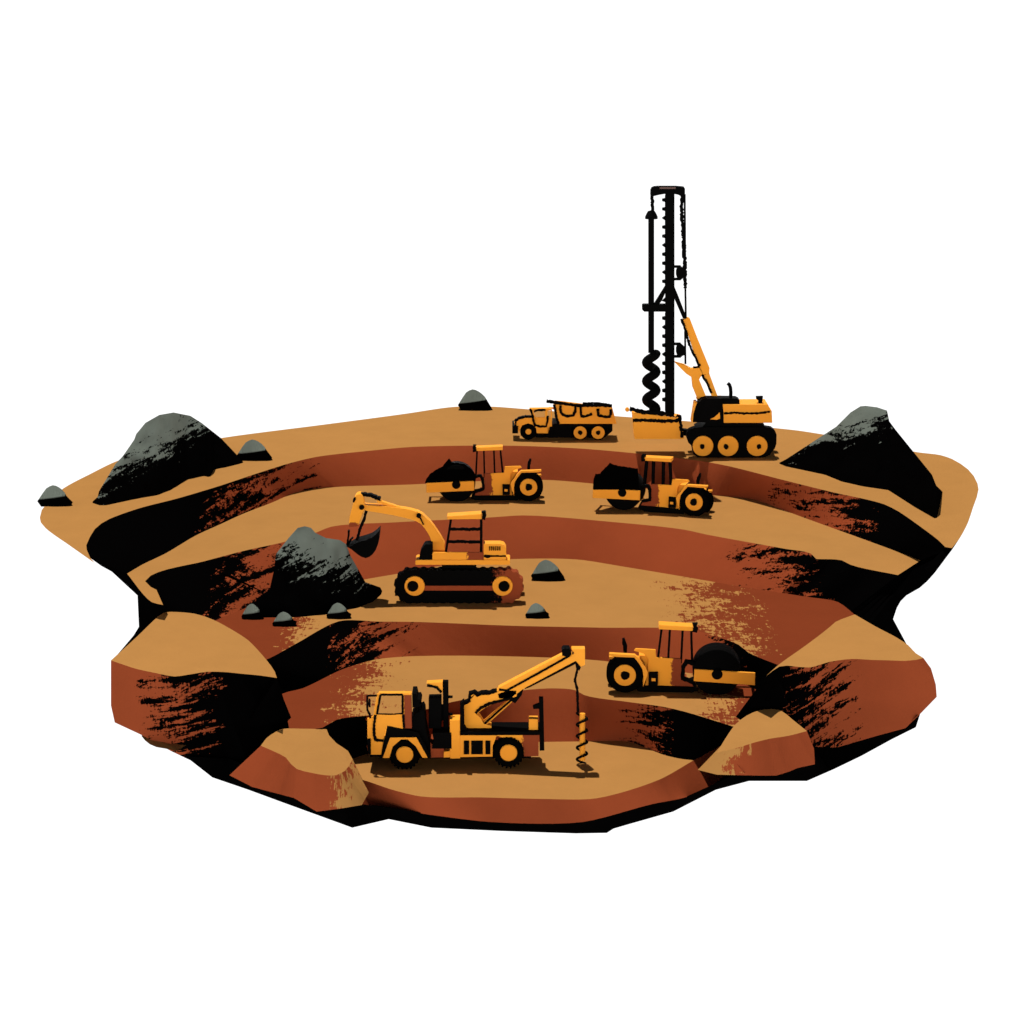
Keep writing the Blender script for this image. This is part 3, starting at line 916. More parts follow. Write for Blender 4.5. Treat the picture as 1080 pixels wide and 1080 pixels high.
    bo = g.slab('boom', O, [(381, 531), (386, 532.6), (396, 533.4), (406.7, 534.0), (426.7, 536.5), (434, 538), (441, 540), (445.4, 542.4), (448.9, 545.6), (453.5, 550), (457.8, 555.6), (463.5, 564), (468.9, 573.3), (469, 590.4), (456, 590.4), (455.6, 573.3), (453.6, 567), (451, 562), (447.8, 557.3), (444.4, 553.3), (439.2, 550), (433.3, 547.8), (413.3, 543.3), (386.7, 538.9), (381, 537)], by0, by1, bevel=0.03)
    for u, v, r in ((381.6, 534.4, 2.8), (441.8, 543.4, 2.5)):
        g.part('pin', K, lambda bm, u=u, v=v, r=r: g.lathe(bm, u, v, [(0, by0-0.16), (r, by0-0.16), (r, by1+0.06)], by0, 20), bo)
    g.bar('hose', K, [(442.2, 544), (446.6, 553.5)], 1.3, by0-0.08, by0-0.01, bo)
    g.bar('lift_cylinder', O, [(397.5, 528.6), (412, 533.2), (430, 539)], 2.6, by0+0.1, by0+0.4, bo, 0.05)
    g.bar('cylinder_rod', K, [(380.5, 521.8), (391, 522.9), (401, 527.0)], 3.2, by0+0.08, by0+0.42, bo, 0.3)
    za, zb = g.p(372, 545, by0).z, g.p(372, 556, by0).z
    st = g.slab('stick', faded('worn_orange_stick', za, zb, ORANGE_A, RUST_A, up=1), [(374.4, 523.8), (376.4, 521.6), (380, 521.0), (382, 522.6), (383.3, 525.6), (384.6, 536.7), (381, 546), (377.8, 555), (367.8, 556), (368.3, 549), (368.9, 544.4)], by0-0.08, by1+0.04, bevel=0.025)
    g.bar('stain', K, [(374.6, 524.6), (372.6, 530)], 2.4, by0-0.12, by0-0.07, st, 0.3, True)
    g.bar('bucket_cylinder', K, [(386, 539.6), (384, 548), (379.6, 558), (376.4, 570)], 2.8, by0-0.14, by0+0.1, st, 0.25)
    g.bar('bucket_link', K, [(367.8, 560), (367.2, 567), (365.8, 577)], 2.0, by0-0.05, by0+0.25, st, 0.25)
    g.bar('bucket_link', K, [(365.6, 576.7), (370.5, 568.6), (372.3, 567.4)], 1.8, by0+0.06, by0+0.3, st, 0.25)
    g.slab('bucket', K, [(365.4, 576.4), (369, 576.6), (376.7, 572.2), (384, 570.2), (391, 567.8), (396, 564.2), (400, 560.3), (399.8, 566.5), (398.9, 573.3), (396.6, 579.6), (393.3, 584.4), (389.7, 587.3), (385.6, 588.7), (381, 587.2), (376.7, 584.4), (370.4, 579.2)], by0-0.35, by1+0.35, bevel=0.0)
    return root
excavator()

# ------------------------------------------------------------------ drilling truck
def drill_truck():
    u0, v0, z = 482.0, 812.0, Z0
    P = atz(u0, v0, z)
    root = thing('drilling_truck', 'orange drilling truck on the pit floor with a boom and hanging auger', 'drilling truck', P)
    g = Rig(root, u0, v0, z)
    W = 2.2
    # wheels
    for y0 in (0.02, W-0.57):
        g.wheel(426.7, 796.1, 15.7, 9.0, 0, y0, y0+0.55, lug=22)
        g.wheel(536.4, 794.2, 15.7, 9.0, 0, y0, y0+0.55, lug=22)
    g.slab('chassis', K, [(400, 789), (560, 789), (560, 800), (400, 800)], 0.55, W-0.5)
    # front fender with black arch
    f = g.slab('fender', O, [(403.6, 799.5), (411.4, 778.0), (439.2, 777.8), (451.0, 799.3), (445.5, 799.3), (438.5, 787.2), (430, 779.9), (423, 779.9), (414.2, 787.5), (410.6, 799.5)], -0.02, 0.5, bevel=0.01)
    g.slab('fender_edge', K, [(401.4, 799), (408.4, 765.9), (411, 766), (440.9, 772.5), (448, 785), (454.4, 799), (450.8, 799), (439.0, 777.6), (411.6, 777.9), (404.6, 797)], 0.03, 0.5, f, 0.0)
    # cab
    xa, xb = g.p(424.6, 750).x, g.p(428, 750).x
    cm = faded('cab_orange_rust_rear', xa, xb, ORANGE_A, RUST_A)
    cab = g.slab('cab', O, [(387.4, 782), (387.3, 758), (391, 757), (396.0, 753.4), (425.4, 753.2), (426.2, 768), (424, 768.6), (408, 765.4), (404, 782), (402.0, 796), (389.4, 796), (388.5, 790)], 0.06, 0.2, bevel=0.015)
    g.slab('cab_floor', O, [(388.6, 776), (424, 776), (424, 778), (404, 790), (402.0, 796), (390, 796), (389, 788)], 0.2, 1.6, cab, 0.0)
    g.slab('cab_front', O, [(388.2, 766), (392, 765), (391, 796), (389.4, 796), (388.8, 788)], 0.2, 1.4, cab, 0.0)
    g.slab('rear_pillar', cm, [(424.6, 731.6), (433.4, 731.6), (434.4, 768.4), (426.0, 768.2)], 0.06, 0.5, cab)
    g.slab('cab_roof', O, [(398.8, 732.4), (399.6, 731.2), (434, 731.2), (434, 733.0), (398.8, 733.6)], 0.05, 0.4, cab, 0.01)
    g.bar('windscreen_pillar', O, [(399.6, 732), (395.8, 754)], 4.0, 0.06, 0.14, cab, 0.02)
    g.bar('windscreen_pillar', O, [(399.6, 735), (395.8, 764)], 3.0, 0.34, 0.4, cab, 0.02)
    def winframe(bm):
        g.stroke(bm, [(397.6, 753), (401.4, 733.2)], 2.4, 0.02, 0.1, 0.15)
        g.stroke(bm, [(401.0, 732.7), (425, 732.7)], 2.2, 0.021, 0.101, 0.15)
        g.stroke(bm, [(424.6, 733.4), (424.8, 752.6)], 2.4, 0.02, 0.1, 0.15)
        g.stroke(bm, [(397, 753.2), (410, 753.6), (425, 753.0)], 1.0, 0.022, 0.102, 0.4)
    g.part('window_frame', K, winframe, cab)
    def seam(bm):
        g.stroke(bm, [(396, 754.4), (394.4, 765), (394.6, 776), (396.4, 780.8), (404.6, 781.2)], 2.8, 0.02, 0.1, 0.3)
    g.part('door_seam', K, seam, cab)
    g.bar('door_seam', K, [(425.3, 753.5), (426.2, 768.0)], 2.4, 0.021, 0.1, cab, 0.2)
    def mirror(bm):
        g.stroke(bm, [(397.5, 733.8), (387.2, 734.0)], 1.8, 0.0, 0.06, 0.1)
        g.stroke(bm, [(387.2, 733.6), (387.4, 749), (389.6, 753), (390.6, 757.6)], 2.2, 0.001, 0.061, 0.2)
        g.stroke(bm, [(389.6, 737.4), (389.8, 746)], 2.2, 0.0, 0.06, 0.2)
        g.stroke(bm, [(387.6, 741.6), (390, 741.2)], 1.0, 0.002, 0.05, 0.1)
    g.part('mirror', K, mirror, cab)
    g.slab('bumper', K, [(387.0, 779.6), (391.0, 779.4), (391.2, 795.4), (390, 797.4), (388, 792)], -0.03, 0.6, cab, 0.0)
    g.slab('bumper', K, [(389.5, 795.8), (405, 794.6), (404, 798.4), (390, 797.8)], 0.2, W-0.3, cab, 0.0)
    # black machinery behind the cab
    g.slab('air_tank', K, [(434.6, 731.8), (439, 731.6), (440.4, 738), (443, 737.6), (444.4, 741), (443.4, 745), (435, 746.4)], 0.3, W-0.8, None, 0.0)
    g.bar('hose', K, [(443, 740.5), (446.4, 744), (446, 755), (447.6, 762)], 2.0, 0.3, 0.4, None, 0.3)
    g.slab('gearbox_cover', K, [(434.2, 756.5), (440, 752), (446.0, 748.6), (447.8, 752), (449, 768), (451, 778), (455, 799), (446, 784), (434.2, 768.4)], 0.25, W-0.7, None, 0.0)
    # exhaust stack and silencer
    ex = g.slab('exhaust_stack', K, [(466.9, 718.8), (472.8, 718.8), (473.2, 774), (467.6, 774)], 0.7, 1.0, None, 0.02)
    def pegs(bm):
        for v in (735.4, 753.6): g.prism(bm, [(472.5, v-1.2), (477.4, v-0.9), (477.4, v+0.9), (472.5, v+1.2)], 0.78, 0.92)
        g.prism(bm, [(463.5, 744), (468, 744), (468, 760), (463.5, 760)], 0.75, 0.95)
    g.part('bracket', K, pegs, ex)
    g.slab('silencer', K, [(452, 736.4), (465.4, 736), (465.6, 768.4), (452, 768.6)], 0.55, 1.15, None, 0.02)
    hd = g.slab('work_lamp', O, [(450, 720.6), (466.8, 719.6), (466.8, 731), (464, 729), (461, 724.4), (452, 722.8)], 0.62, 1.05, None, 0.0)
    g.bar('lamp_edge', K, [(450.4, 722.8), (460.6, 725.2), (465.4, 730.6)], 2.4, 0.56, 0.62, hd, 0.25)
    g.slab('battery_box', K, [(455.9, 773), (476, 772.6), (476.3, 789.6), (455.4, 789.6), (457.4, 781)], 0.1, 0.9, None, 0.0)
    g.slab('rust_guard', R_, [(454, 784), (468, 789.4), (470, 798.6), (454.4, 799)], 0.3, W-0.6, None, 0.0)
    # column, side box and deck
    col = g.slab('deck_column', faded('worn_orange_column', g.p(470, 790).x, g.p(500, 790).x, ORANGE_A, ORANGE_A), [(474.4, 759.6), (485, 759.4), (485.4, 800), (474.6, 800.2)], 0.12, 0.9)
    bx = g.slab('side_locker', O, [(485, 775.6), (524, 775.6), (519.6, 787), (519.6, 798), (468, 799), (468, 793), (485.2, 791)], 0.14, W-0.4, bevel=0.01)
    for a, b in ((489.2, 494.8), (497, 509.2), (512, 517.2)):
        g.slab('locker_door', K, [(a, 781.3), (b, 781.3), (b, 795.6), (a, 795.6)], 0.1, 0.16, bx, 0.0)
    g.slab('rear_panel', faded('orange_to_rust_rear', g.p(545, 790).x, g.p(556, 790).x, ORANGE_A, RUST_A), [(522, 775.4), (568, 775.4), (568, 797.4), (553, 797.8), (549, 783), (540, 777.5), (530, 777.8)], 0.2, W-0.3, None, 0.0)
    g.slab('deck', K, [(485.4, 771.6), (571, 771.6), (571, 775.2), (485.4, 775.2)], 0.06, W-0.8, None, 0.0)
    g.slab('headboard', K, [(485.2, 742.5), (489.4, 739), (489.6, 766), (492, 770), (492, 772.5), (485.4, 772.5)], 0.2, 0.6, None, 0.0)
    po = g.slab('rear_post', K, [(568.4, 736.4), (573, 736.6), (574.2, 791.6), (569.2, 791.8)], 0.2, 0.5, None, 0.0)
    g.slab('post_bracket', K, [(562, 744.8), (565, 743.4), (569, 742), (569, 747.6), (562.4, 747.8)], 0.22, 0.4, po, 0.0)
    g.slab('control_box', O, [(557.8, 758.4), (567.5, 758.4), (567.5, 771.5), (557.8, 771.5)], 0.3, 0.8, None, 0.02)
    # turret and boom
    by0, by1 = 0.55, 1.05
    tu = g.slab('turret', O, [(489.2, 771.5), (489, 742.4), (495, 738.8), (498.9, 735), (500.6, 732.6), (503, 735.4), (507.5, 733.2), (515.6, 733), (521, 730.6), (526.7, 727.6), (545, 728), (545, 734.5), (532, 739), (520, 742.4), (511, 747), (502.5, 753.4), (506.6, 757), (510.6, 763.6), (518.3, 765.4), (518.4, 771.5)], by0, by1, bevel=0.02)
    def ink(bm):
        g.stroke(bm, [(488.4, 743.0), (495, 739.6), (495.4, 732.4), (500.8, 730.6), (503.4, 733.8), (508, 731.4), (516, 731.6), (524, 729)], 2.6, by0-0.05, by0+0.3, 0.3)
    g.part('turret_edge', K, ink, tu)
    g.bar('lower_edge', K, [(501.6, 752.4), (507, 747), (515.6, 742.6), (527, 739.4), (541, 736.4)], 2.8, by0-0.06, by0+0.1, tu, 0.35)
    cy = g.slab('boom_cylinder', O, [(509.5, 762), (513, 764.6), (541, 739.6), (538.6, 736.8)], by0+0.1, by0+0.4, None, 0.0)
    g.bar('cylinder_edge', K, [(510, 764.6), (522, 753.6), (539.6, 738.4)], 1.9, by0+0.02, by0+0.12, cy, 0.2)
    g.slab('knuckle', K, [(537.6, 738.6), (552.6, 724.6), (550.4, 733), (543.4, 741.8)], by0+0.05, by0+0.35, cy, 0.0)
    bo = g.slab('boom', O, [(524.5, 731.5), (534, 728.6), (606, 688.9), (602.6, 685.4), (603, 684.6), (617, 684.6), (617, 701.6), (612.4, 703.4), (607.2, 697.2), (553, 726), (537.8, 737.2), (526, 737)], by0, by1, bevel=0.02)
    g.slab('boom_extension', O, [(525.6, 725.6), (531.8, 727.6), (535.2, 727.2), (598.6, 692.2), (594.6, 689.6)], by0-0.04, by0+0.35, bo, 0.01)
    g.bar('boom_gap', K, [(526.4, 727.4), (534.2, 728.6), (567, 710.6), (601, 691.6)], 2.2, by0-0.08, by0-0.03, bo, 0.15)
    g.slab('boom_underside', K, [(553.4, 726.8), (607.4, 697.4), (612.6, 704), (611, 707.6), (607.4, 704.4), (606.8, 700.4), (559, 724.8)], by0-0.02, by0+0.4, bo, 0.0)
    g.slab('boom_head', K, [(592.4, 686.2), (594.4, 684.2), (600.6, 684.4), (602.8, 690.6), (598.6, 693), (592.8, 691.6)], by0-0.07, by1, bo, 0.0)
    # hose and auger hang from the boom head
    hz = by0+0.15
    g.bar('hose', K, [(609.6, 703), (606.4, 718), (608.8, 727), (609.2, 740), (609.8, 752)], 2.6, hz, hz+0.1, None, 0.25)
    au = g.part('auger', O, lambda bm: g.tube(bm, [(614.2, 752.5, hz), (614.2, 801.6, hz)], 3.0, 14), smooth=math.radians(50))
    def coil(bm):
        pts = []
        for i in range(4*18+8):
            t = i/18
            a = 2*math.pi*t
            pts.append((613.8+5.4*math.cos(a+math.pi), 752+12.2*t, hz-0.22*math.sin(a+math.pi)))
        g.tube(bm, pts, 1.35, 8)
    g.part('flight', K, coil, au, smooth=math.radians(60))
    return root
drill_truck()

# ------------------------------------------------------------------ dump truck
def dump_truck():
    u0, v0, z = 597.0, 464.6, Z1
    P = atz(u0, v0, z)
    root = thing('dump_truck', 'small orange dump truck with a ribbed bed on the top level', 'dump truck', P)
    g = Rig(root, u0, v0, z)
    W = 2.0
    for y0 in (0.0, W-0.5):
        g.wheel(557.3, 455.4, 8.7, 3.1, 0, y0, y0+0.5)
        for u in (611.9, 630.8):
            g.wheel(u, 456.4, 8.4, 7.1, 2.5, y0, y0+0.5)
    g.slab('chassis', K, [(560, 450), (580, 448.2), (646, 447.6), (646, 454.5), (638, 461.5), (566, 461.5), (560, 457)], 0.35, W-0.35, None, 0.0)  # chassis shape carried down low in place of the shade beneath
    g.slab('fuel_tank', K, [(579.6, 450), (602, 448.4), (603, 461.6), (573, 461), (579, 457)], 0.04, 0.5, None, 0.0)
    g.slab('side_rail', K, [(583, 447.0), (646, 446.4), (646, 450.5), (583, 451)], 0.02, W-0.1, None, 0.0)
    # hood and cab
    g.slab('hood', O, [(542.4, 446), (546.7, 442.6), (554.8, 440.6), (564.5, 440.8), (566, 450), (564, 452), (562, 448.4), (557, 446.6), (551, 448.6), (548.4, 453), (547.8, 456.6), (544.5, 452)], 0.06, 0.8, bevel=0.015)
    cab = g.slab('cab', O, [(564.6, 440.2), (582, 440.2), (582.3, 449.6), (577.8, 451), (577.8, 457), (566, 457), (565, 449)], 0.05, 0.16, bevel=0.01)
    g.slab('cab_floor', O, [(566, 448), (582, 448), (577.6, 456.5), (566.4, 456.5)], 0.16, 1.4, cab, 0.0)
    g.slab('cab_roof', O, [(558.2, 431.2), (582, 430.8), (582, 433.2), (558.6, 433.6)], 0.05, 0.5, cab, 0.01)
    g.slab('cab_pillar', O, [(574.8, 433), (577.4, 433), (577.4, 440.4), (574.8, 440.4)], 0.05, 0.2, cab, 0.0)
    g.slab('cab_pillar', O, [(581.0, 433), (582.2, 433), (582.3, 440.4), (581.0, 440.4)], 0.05, 0.2, cab, 0.0)
    g.slab('cab_pillar', O, [(559.2, 433), (562.2, 433), (564.8, 440.8), (562.2, 440.8)], 0.05, 0.2, cab, 0.0)
    def ink(bm):
        g.stroke(bm, [(559, 431.2), (561.6, 438), (563, 445), (564.8, 450)], 2.2, 0.0, 0.06, 0.3)
        g.stroke(bm, [(563.2, 434.4), (568, 432.4), (575.4, 432.6)], 2.2, 0.001, 0.06, 0.35)
        g.stroke(bm, [(564.6, 448.6), (570, 450.0), (576.0, 449.8), (577.4, 445), (577.6, 438.6)], 2.2, 0.002, 0.06, 0.35)
    g.part('door_seam', K, ink, cab)
    def ink2(bm):
        g.stroke(bm, [(542.8, 444.6), (548, 441.0), (555, 439.6), (563, 440.2)], 2.2, 0.0, 0.3, 0.35)
        g.stroke(bm, [(543.9, 444), (543.9, 450.5)], 1.5, 0.001, 0.3, 0.2)
    g.part('hood_edge', K, ink2)
    g.slab('bumper', K, [(540.3, 449.2), (546.4, 449.2), (546.4, 457.2), (540.3, 457.2)], -0.02, W-0.3, None, 0.01)
    # bed
    bed = g.slab('dump_bed', O, [(577, 422.6), (590, 423.0), (616, 426.2), (645.6, 429.4), (650.4, 447), (589.6, 447), (584.6, 426.5)], 0.0, 0.14, bevel=0.01)
    g.slab('bed_far_wall', O, [(579, 429.4), (616, 432.6), (645.6, 435.6), (649.4, 447), (590, 447), (586, 433)], W-0.34, W-0.2, bed, 0.0)
    g.slab('bed_floor', K, [(590, 443.6), (648.6, 443.6), (649.6, 446.6), (590, 446.6)], 0.14, W-0.34, bed, 0.0)
    g.slab('bed_front', O, [(584, 431), (587, 431), (591, 446.6), (588.6, 446.6)], 0.14, W-0.34, bed, 0.0)
    def rims(bm):
        g.stroke(bm, [(576.4, 423.0), (590, 425.2), (604, 427.2), (616, 427.9), (632, 427.4), (645.6, 428.0)], 3.2, -0.05, 0.02, 0.3)
        g.stroke(bm, [(614.6, 425.4), (628, 425.0), (636, 426), (645.4, 427.6)], 2.0, -0.049, 0.02, 0.35)
        g.stroke(bm, [(576.4, 422.9), (582, 424.2), (592, 425.8)], 2.6, -0.048, 0.02, 0.2)
    g.part('bed_rim', K, rims, bed)
    for pts in ([(584.6, 426.7), (586, 437), (589.0, 447)],
                [(590.8, 427.6), (591.4, 435), (594.4, 438.0), (600, 439.2), (604.6, 438.4), (606.6, 434), (606.8, 428.4)],
                [(612.2, 428.4), (612.6, 436), (613.6, 439.4), (618, 439.2), (624.4, 436.4)],
                [(630.6, 431), (630.8, 438.0), (637, 439.6), (643.4, 439.4), (644.4, 434.6), (643.6, 431.8)]):
        g.bar('bed_rib', K, pts, 2.7, -0.05, 0.02, bed, 0.3)
    return root
dump_truck()

# ------------------------------------------------------------------ piling rig
def piling_rig():
    u0, v0, z = 771.0, 483.0, Z1
    P = atz(u0, v0, z)
    root = thing('piling_rig', 'orange tracked drilling rig with a tall black mast and auger', 'drilling rig', P)
    g = Rig(root, u0, v0, z)
    W = 2.3
    for y0 in (0.0, W-0.7):
        t = g.slab('track', K, [(724, 461.5), (724.6, 456.5), (727, 453.4), (732, 451.4), (746, 450.2), (806, 450.4), (814, 451.6), (817.6, 454.4), (819.2, 458.6), (819, 468), (817.4, 473), (812, 480), (806, 482.6), (736, 482.6), (731, 478.6), (729.6, 470.4), (726, 467.0)], y0, y0+0.7, None, 0.04)
        for u, du in ((741.4, -0.8), (768.0, -2.0), (798.5, 2.2)):
            wl = g.part('road_wheel', O, lambda bm, u=u: g.lathe(bm, u, 470.3, [(0, y0-0.07), (10.4, y0-0.07), (10.9, y0-0.03), (10.9, y0+0.1)], y0, 36), t, smooth=math.radians(40))
            def hub(bm, u=u, du=du):
                n_ = 9
                g.prism(bm, [(u+du+math.cos(2*math.pi*i/n_)*2.6*random.uniform(0.75, 1.15), 471+math.sin(2*math.pi*i/n_)*3.0*random.uniform(0.75, 1.2)) for i in range(n_)], y0-0.12, y0-0.05)
            g.part('wheel_hub', K, hub, t)
    g.slab('turntable', K, [(745, 445.4), (797, 445.6), (797, 447.4), (806, 447.6), (806, 452), (734, 453), (741, 449.6)], 0.2, W-0.4, None, 0.0)
    g.slab('undercarriage', K, [(738, 454), (810, 454), (806, 474), (742, 474)], 0.65, W-0.65, None, 0.0)
    # cab and house
    cab = g.slab('cab', K, [(730.2, 445.4), (731.4, 436), (734, 429), (737.4, 424.2), (740.4, 421.6), (745, 420.2), (761, 420.4), (762.8, 428), (763.4, 445.6)], 0.12, 1.1, None, 0.02)
    g.slab('cab_front_edge', O, [(729.3, 445.4), (732.6, 424.6), (735.2, 424.4), (733.2, 430), (731.3, 437), (730.6, 445.4)], 0.09, 1.0, cab, 0.0)
    g.slab('cab_reflection_panel', O, [(749, 442.2), (753.4, 440.2), (759.2, 434.8), (759.4, 441.4), (756, 442.8)], 0.07, 0.14, cab, 0.0)
    hs = g.slab('engine_house', O, [(762.4, 426.8), (810, 426.6), (812, 431), (814, 433.4), (814.6, 446), (763.4, 446), (763.2, 436)], 0.1, W-0.4, bevel=0.02)
    g.bar('house_stripe', K, [(763.6, 436.2), (775, 435.4), (785, 436.2), (800, 435.8), (812, 434.2)], 2.2, 0.05, 0.12, hs, 0.4)
    g.slab('roof_box', K, [(757, 420.0), (777, 420.4), (780, 422.0), (780, 427.4), (757, 427.4)], 0.3, 1.2, None, 0.0)
    g.part('exhaust_pipe', K, lambda bm: g.tube(bm, [(770.4, 422, 0.7), (770.8, 414, 0.7), (770.4, 409, 0.7), (769.4, 406, 0.7), (767.6, 404.2, 0.7)], 1.9, 10), smooth=math.radians(50))
    g.slab('air_filter', K, [(797.6, 418.4), (804.8, 418.2), (804.4, 421), (803.8, 427.4), (800.4, 427.4), (800.0, 422.4), (797.8, 421)], 0.5, 0.8, None, 0.0)
    # boom that carries the mast
    by0, by1 = 0.95, 1.45
    def boom(bm):
        g.prism(bm, [(720.6, 337.4), (725.6, 335.4), (727.6, 336.0), (735.7, 357), (748.4, 388), (748, 394), (741.5, 395.4), (736.6, 386)], by0, by1)
        g.prism(bm, [(748, 393.6), (757.2, 418.6), (752.0, 420.4), (749.6, 415.6), (741.2, 396.4)], by0, by1)
        g.prism(bm, [(711.6, 382.2), (721.5, 384.9), (729.6, 389.2), (737.8, 386.8), (741.8, 395), (738.8, 397.6), (737.4, 400.4), (744.6, 417.8), (743.2, 421.6), (735.9, 421.8), (730.6, 408.5), (729.6, 398), (723.5, 394)], by0, by1)
        g.prism(bm, [(734.5, 420.4), (761, 418.6), (761, 421.2), (735.5, 422.4)], by0, by1)
    bo = g.part('boom', O, boom)
    g.bar('boom_edge', K, [(718.6, 337), (723.6, 349), (727, 364), (733, 376), (738.0, 386.4)], 2.6, by0-0.05, by0+0.2, bo, 0.35)
    g.bar('boom_edge', K, [(731, 387.6), (738.0, 387.2)], 1.6, by0-0.051, by0+0.1, bo, 0.4)
    g.bar('boom_cylinder', K, [(740.4, 395.4), (745.6, 403.6), (750.4, 414.8)], 2.6, by0-0.05, by0+0.2, bo, 0.3)
    # mast
    my0, my1 = 1.0, 1.45
    ma = g.slab('mast', K, [(702, 203), (711.4, 203), (711.4, 437), (702, 436.4)], my0, my1, None, 0.0)
    def teeth(bm):
        for va, vb_, k in ((206.5, 302, 0), (331, 434, 1)):
            pts = [(702.3, va), (701.6, va)]
            v, i = (211.2, 0) if k == 0 else (336.0, 1)
            while v < vb_-2.5:
                if i % 3 == 2: pts += [(701.6, v-2.3), (698.6, v-0.3), (698.6, v+0.3), (701.6, v+2.3)]
                else: pts += [(701.6, v-1.9), (698.6, v-1.2), (698.6, v+1.2), (701.6, v+1.9)]
                v += 9.55; i += 1
            pts += [(701.6, vb_), (702.3, vb_)]
            g.prism(bm, pts, my0+0.05, my1-0.05)
    g.part('rack', K, teeth, ma)
    cr = g.slab('mast_head', K, [(686.2, 205.6), (686.4, 200.4), (687.6, 198.2), (690, 197.0), (694, 196.6), (713, 196.6), (721.4, 197.3), (722.5, 199), (722.5, 206.4), (718.4, 207), (715, 205.4), (711, 204.6), (702, 204.4), (696, 205.4), (689, 207)], my0-0.03, my1+0.03, None, 0.0)
    g.slab('head_plate', plain('dull_brown_steel', lin(92, 72, 66)+(1,), 0.1), [(695.6, 197.4), (712.6, 197.4), (712.6, 199.2), (695.6, 199.2)], my0-0.06, my0-0.02, cr, 0.0)
    g.bar('hoist_cable', K, [(687.4, 205), (688.2, 214), (688.4, 226)], 3.6, my0+0.1, my0+0.28, None, 0.28)
    g.part('swivel', K, lambda bm: g.lathe_z(bm, 687, [(0, 221.6), (3.6, 222.6), (5.2, 225.4), (6.6, 228.6), (6.5, 230.8), (0, 231)], my0+0.2))
    g.part('kelly_bar', K, lambda bm: g.tube(bm, [(686.8, 230, my0+0.2), (686.8, 372, my0+0.2)], 3.1, 12), smooth=math.radians(50))
    gd = g.slab('rod_guide', K, [(678.4, 321.2), (702.4, 321.2), (702.4, 328.8), (679.6, 328.8), (677.6, 327.2), (677.4, 322.4)], my0-0.02, my1+0.04, None, 0.0)
    g.slab('guide_brace', K, [(702.4, 300.6), (702.4, 307), (700.8, 311), (698, 317.2), (694.8, 321.4), (689.4, 321.4)], my0+0.06, my1-0.06, gd, 0.0)
    g.slab('guide_brace', K, [(702.4, 313.6), (702.4, 319), (698.2, 317.6)], my0+0.08, my1-0.08, gd, 0.0)
    g.slab('back_stay', K, [(711, 301.6), (714.6, 310), (724.0, 334.4), (722.8, 336.4), (720.2, 335.8), (711, 314.4)], my0+0.05, my1-0.1, None, 0.0)
    def rope(bm):
        g.stroke(bm, [(719.4, 205), (719.0, 215), (719.6, 230), (721, 250), (722.2, 275), (722.9, 304)], 3.8, my0+0.1, my0+0.24, 0.45)
        g.stroke(bm, [(722.2, 205), (722.4, 230), (722.9, 304), (723.4, 334), (722.6, 352), (723, 384)], 2.0, my0+0.11, my0+0.23, 0.05)
    g.part('rear_rope', K, rope)
    for dv in (0, 81.6):
        pb = g.slab('pulley_block', K, [(714.2, 282.6+dv), (717.4, 280.2+dv), (720.6, 283.0+dv), (723.6, 285.8+dv), (723.6, 293.2+dv), (720.4, 293.4+dv), (717.6, 295.8+dv), (714.2, 293.2+dv), (713.2, 290+dv), (713.2, 286+dv)], my0+0.05, my1-0.1, None, 0.0)
        g.slab('pulley_arm', K, [(711, 280.2+dv), (718, 280.2+dv), (718, 282.6+dv), (711, 282.6+dv)], my0+0.07, my1-0.12, pb, 0.0)
        g.slab('pulley_arm', K, [(711, 293.4+dv), (718, 293.4+dv), (718, 295.8+dv), (711, 295.8+dv)], my0+0.07, my1-0.12, pb, 0.0)
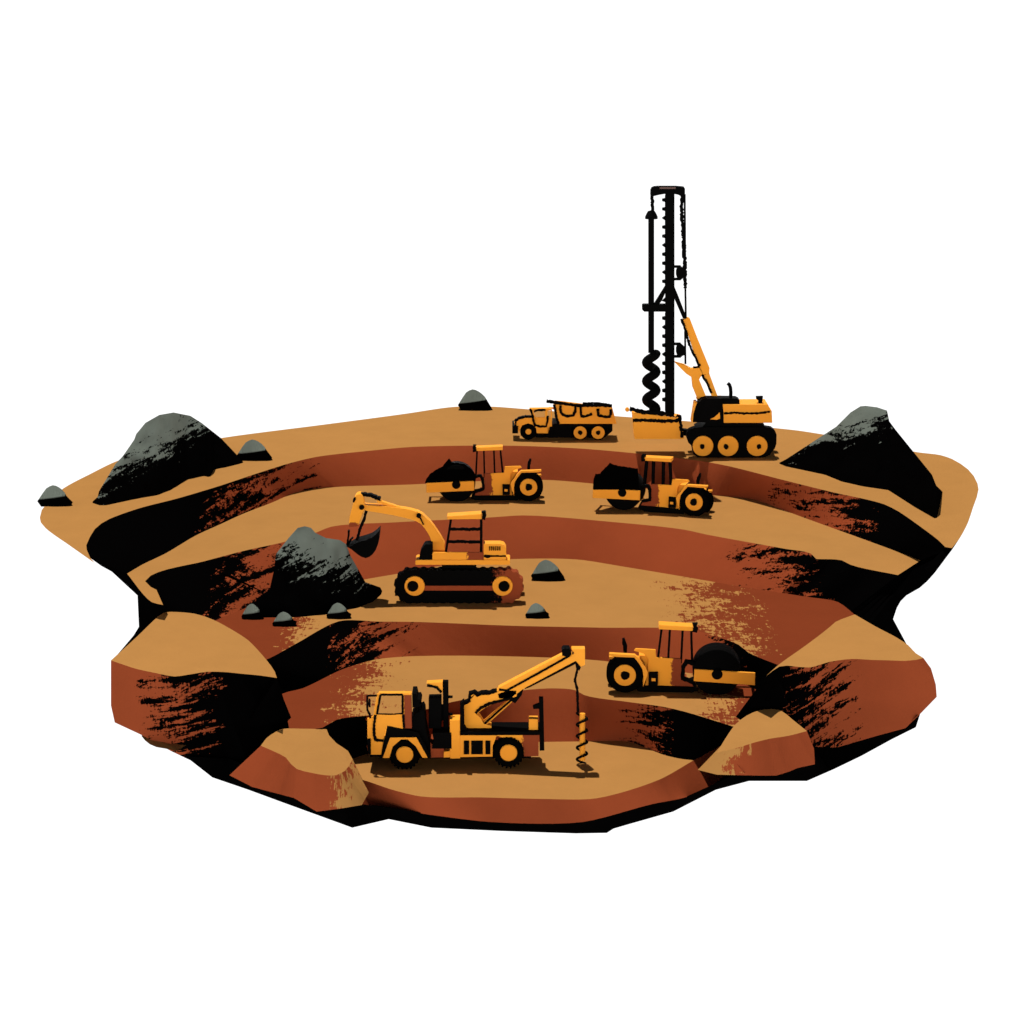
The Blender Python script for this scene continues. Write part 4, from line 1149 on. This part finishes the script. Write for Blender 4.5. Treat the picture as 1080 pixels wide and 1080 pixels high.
    # auger: a thick screw round the bar
    def screw(bm):
        pts, rr = [], []
        n_ = 16
        for i in range(int(n_*3.15)+1):
            t = i/n_
            a = 2*math.pi*t
            pts.append((686.9+5.2*math.cos(a), 372.5+19.6*t, my0+0.2-0.25*math.sin(a)))
            rr.append(4.9)
        g.tube(bm, pts, rr, 12)
    au = g.part('auger', K, screw, smooth=math.radians(60))
    g.part('auger_tip', K, lambda bm: g.tube(bm, [(686.6, 424, my0+0.2), (686.6, 436.5, my0+0.2)], 2.1, 10), au)
    # work platform under the mast
    wp = g.slab('work_platform', O, [(667, 435.2), (669.5, 463), (721.4, 463), (718.4, 441), (710.6, 440)], 0.9, 2.2, None, 0.015)
    def lip(bm):
        g.stroke(bm, [(664.2, 431.4), (676, 434.2), (690, 435.4), (702, 436.6), (711, 437.8)], 4.2, 0.86, 0.96, 0.35)
        g.stroke(bm, [(713.6, 438.2), (717.0, 439.6), (718.2, 450), (719.4, 461.6)], 3.2, 0.85, 0.95, 0.35)
    g.part('platform_lip', K, lip, wp)
    g.bar('platform_seam', K, [(667.4, 443.6), (680, 443.2), (700, 444.4), (717, 443.4)], 3.4, 0.85, 0.92, wp, 0.35)
    g.part('lifting_eye', O, lambda bm: g.lathe(bm, 661.6, 432.2, [(0, 0.9), (2.2, 0.9), (2.2, 1.1), (0, 1.1)], 0.9, 16), wp)
    g.slab('platform_beam', K, [(716, 452), (742, 456), (742, 462), (718, 459)], 1.1, 1.5, None, 0.0)
    return root
def lathe_z(s, bm, u, prof, dy, seg=20):
    """turned about an upright axis; prof: (radius px, v px)"""
    rings = []
    for r, v in prof:
        c = s.p(u, v, dy); R = s.m(r)
        rings.append([bm.verts.new(Vector((c.x+R*math.cos(2*math.pi*i/seg), c.y+R*math.sin(2*math.pi*i/seg), c.z))) for i in range(seg)] if r > 0 else [bm.verts.new(c)])
    for A, B in zip(rings, rings[1:]):
        for i in range(seg):
            j = (i+1) % seg
            if len(A) == 1: bm.faces.new((A[0], B[i], B[j]))
            elif len(B) == 1: bm.faces.new((A[i], A[j], B[0]))
            else: bm.faces.new((A[i], A[j], B[j], B[i]))
Rig.lathe_z = lathe_z
piling_rig()
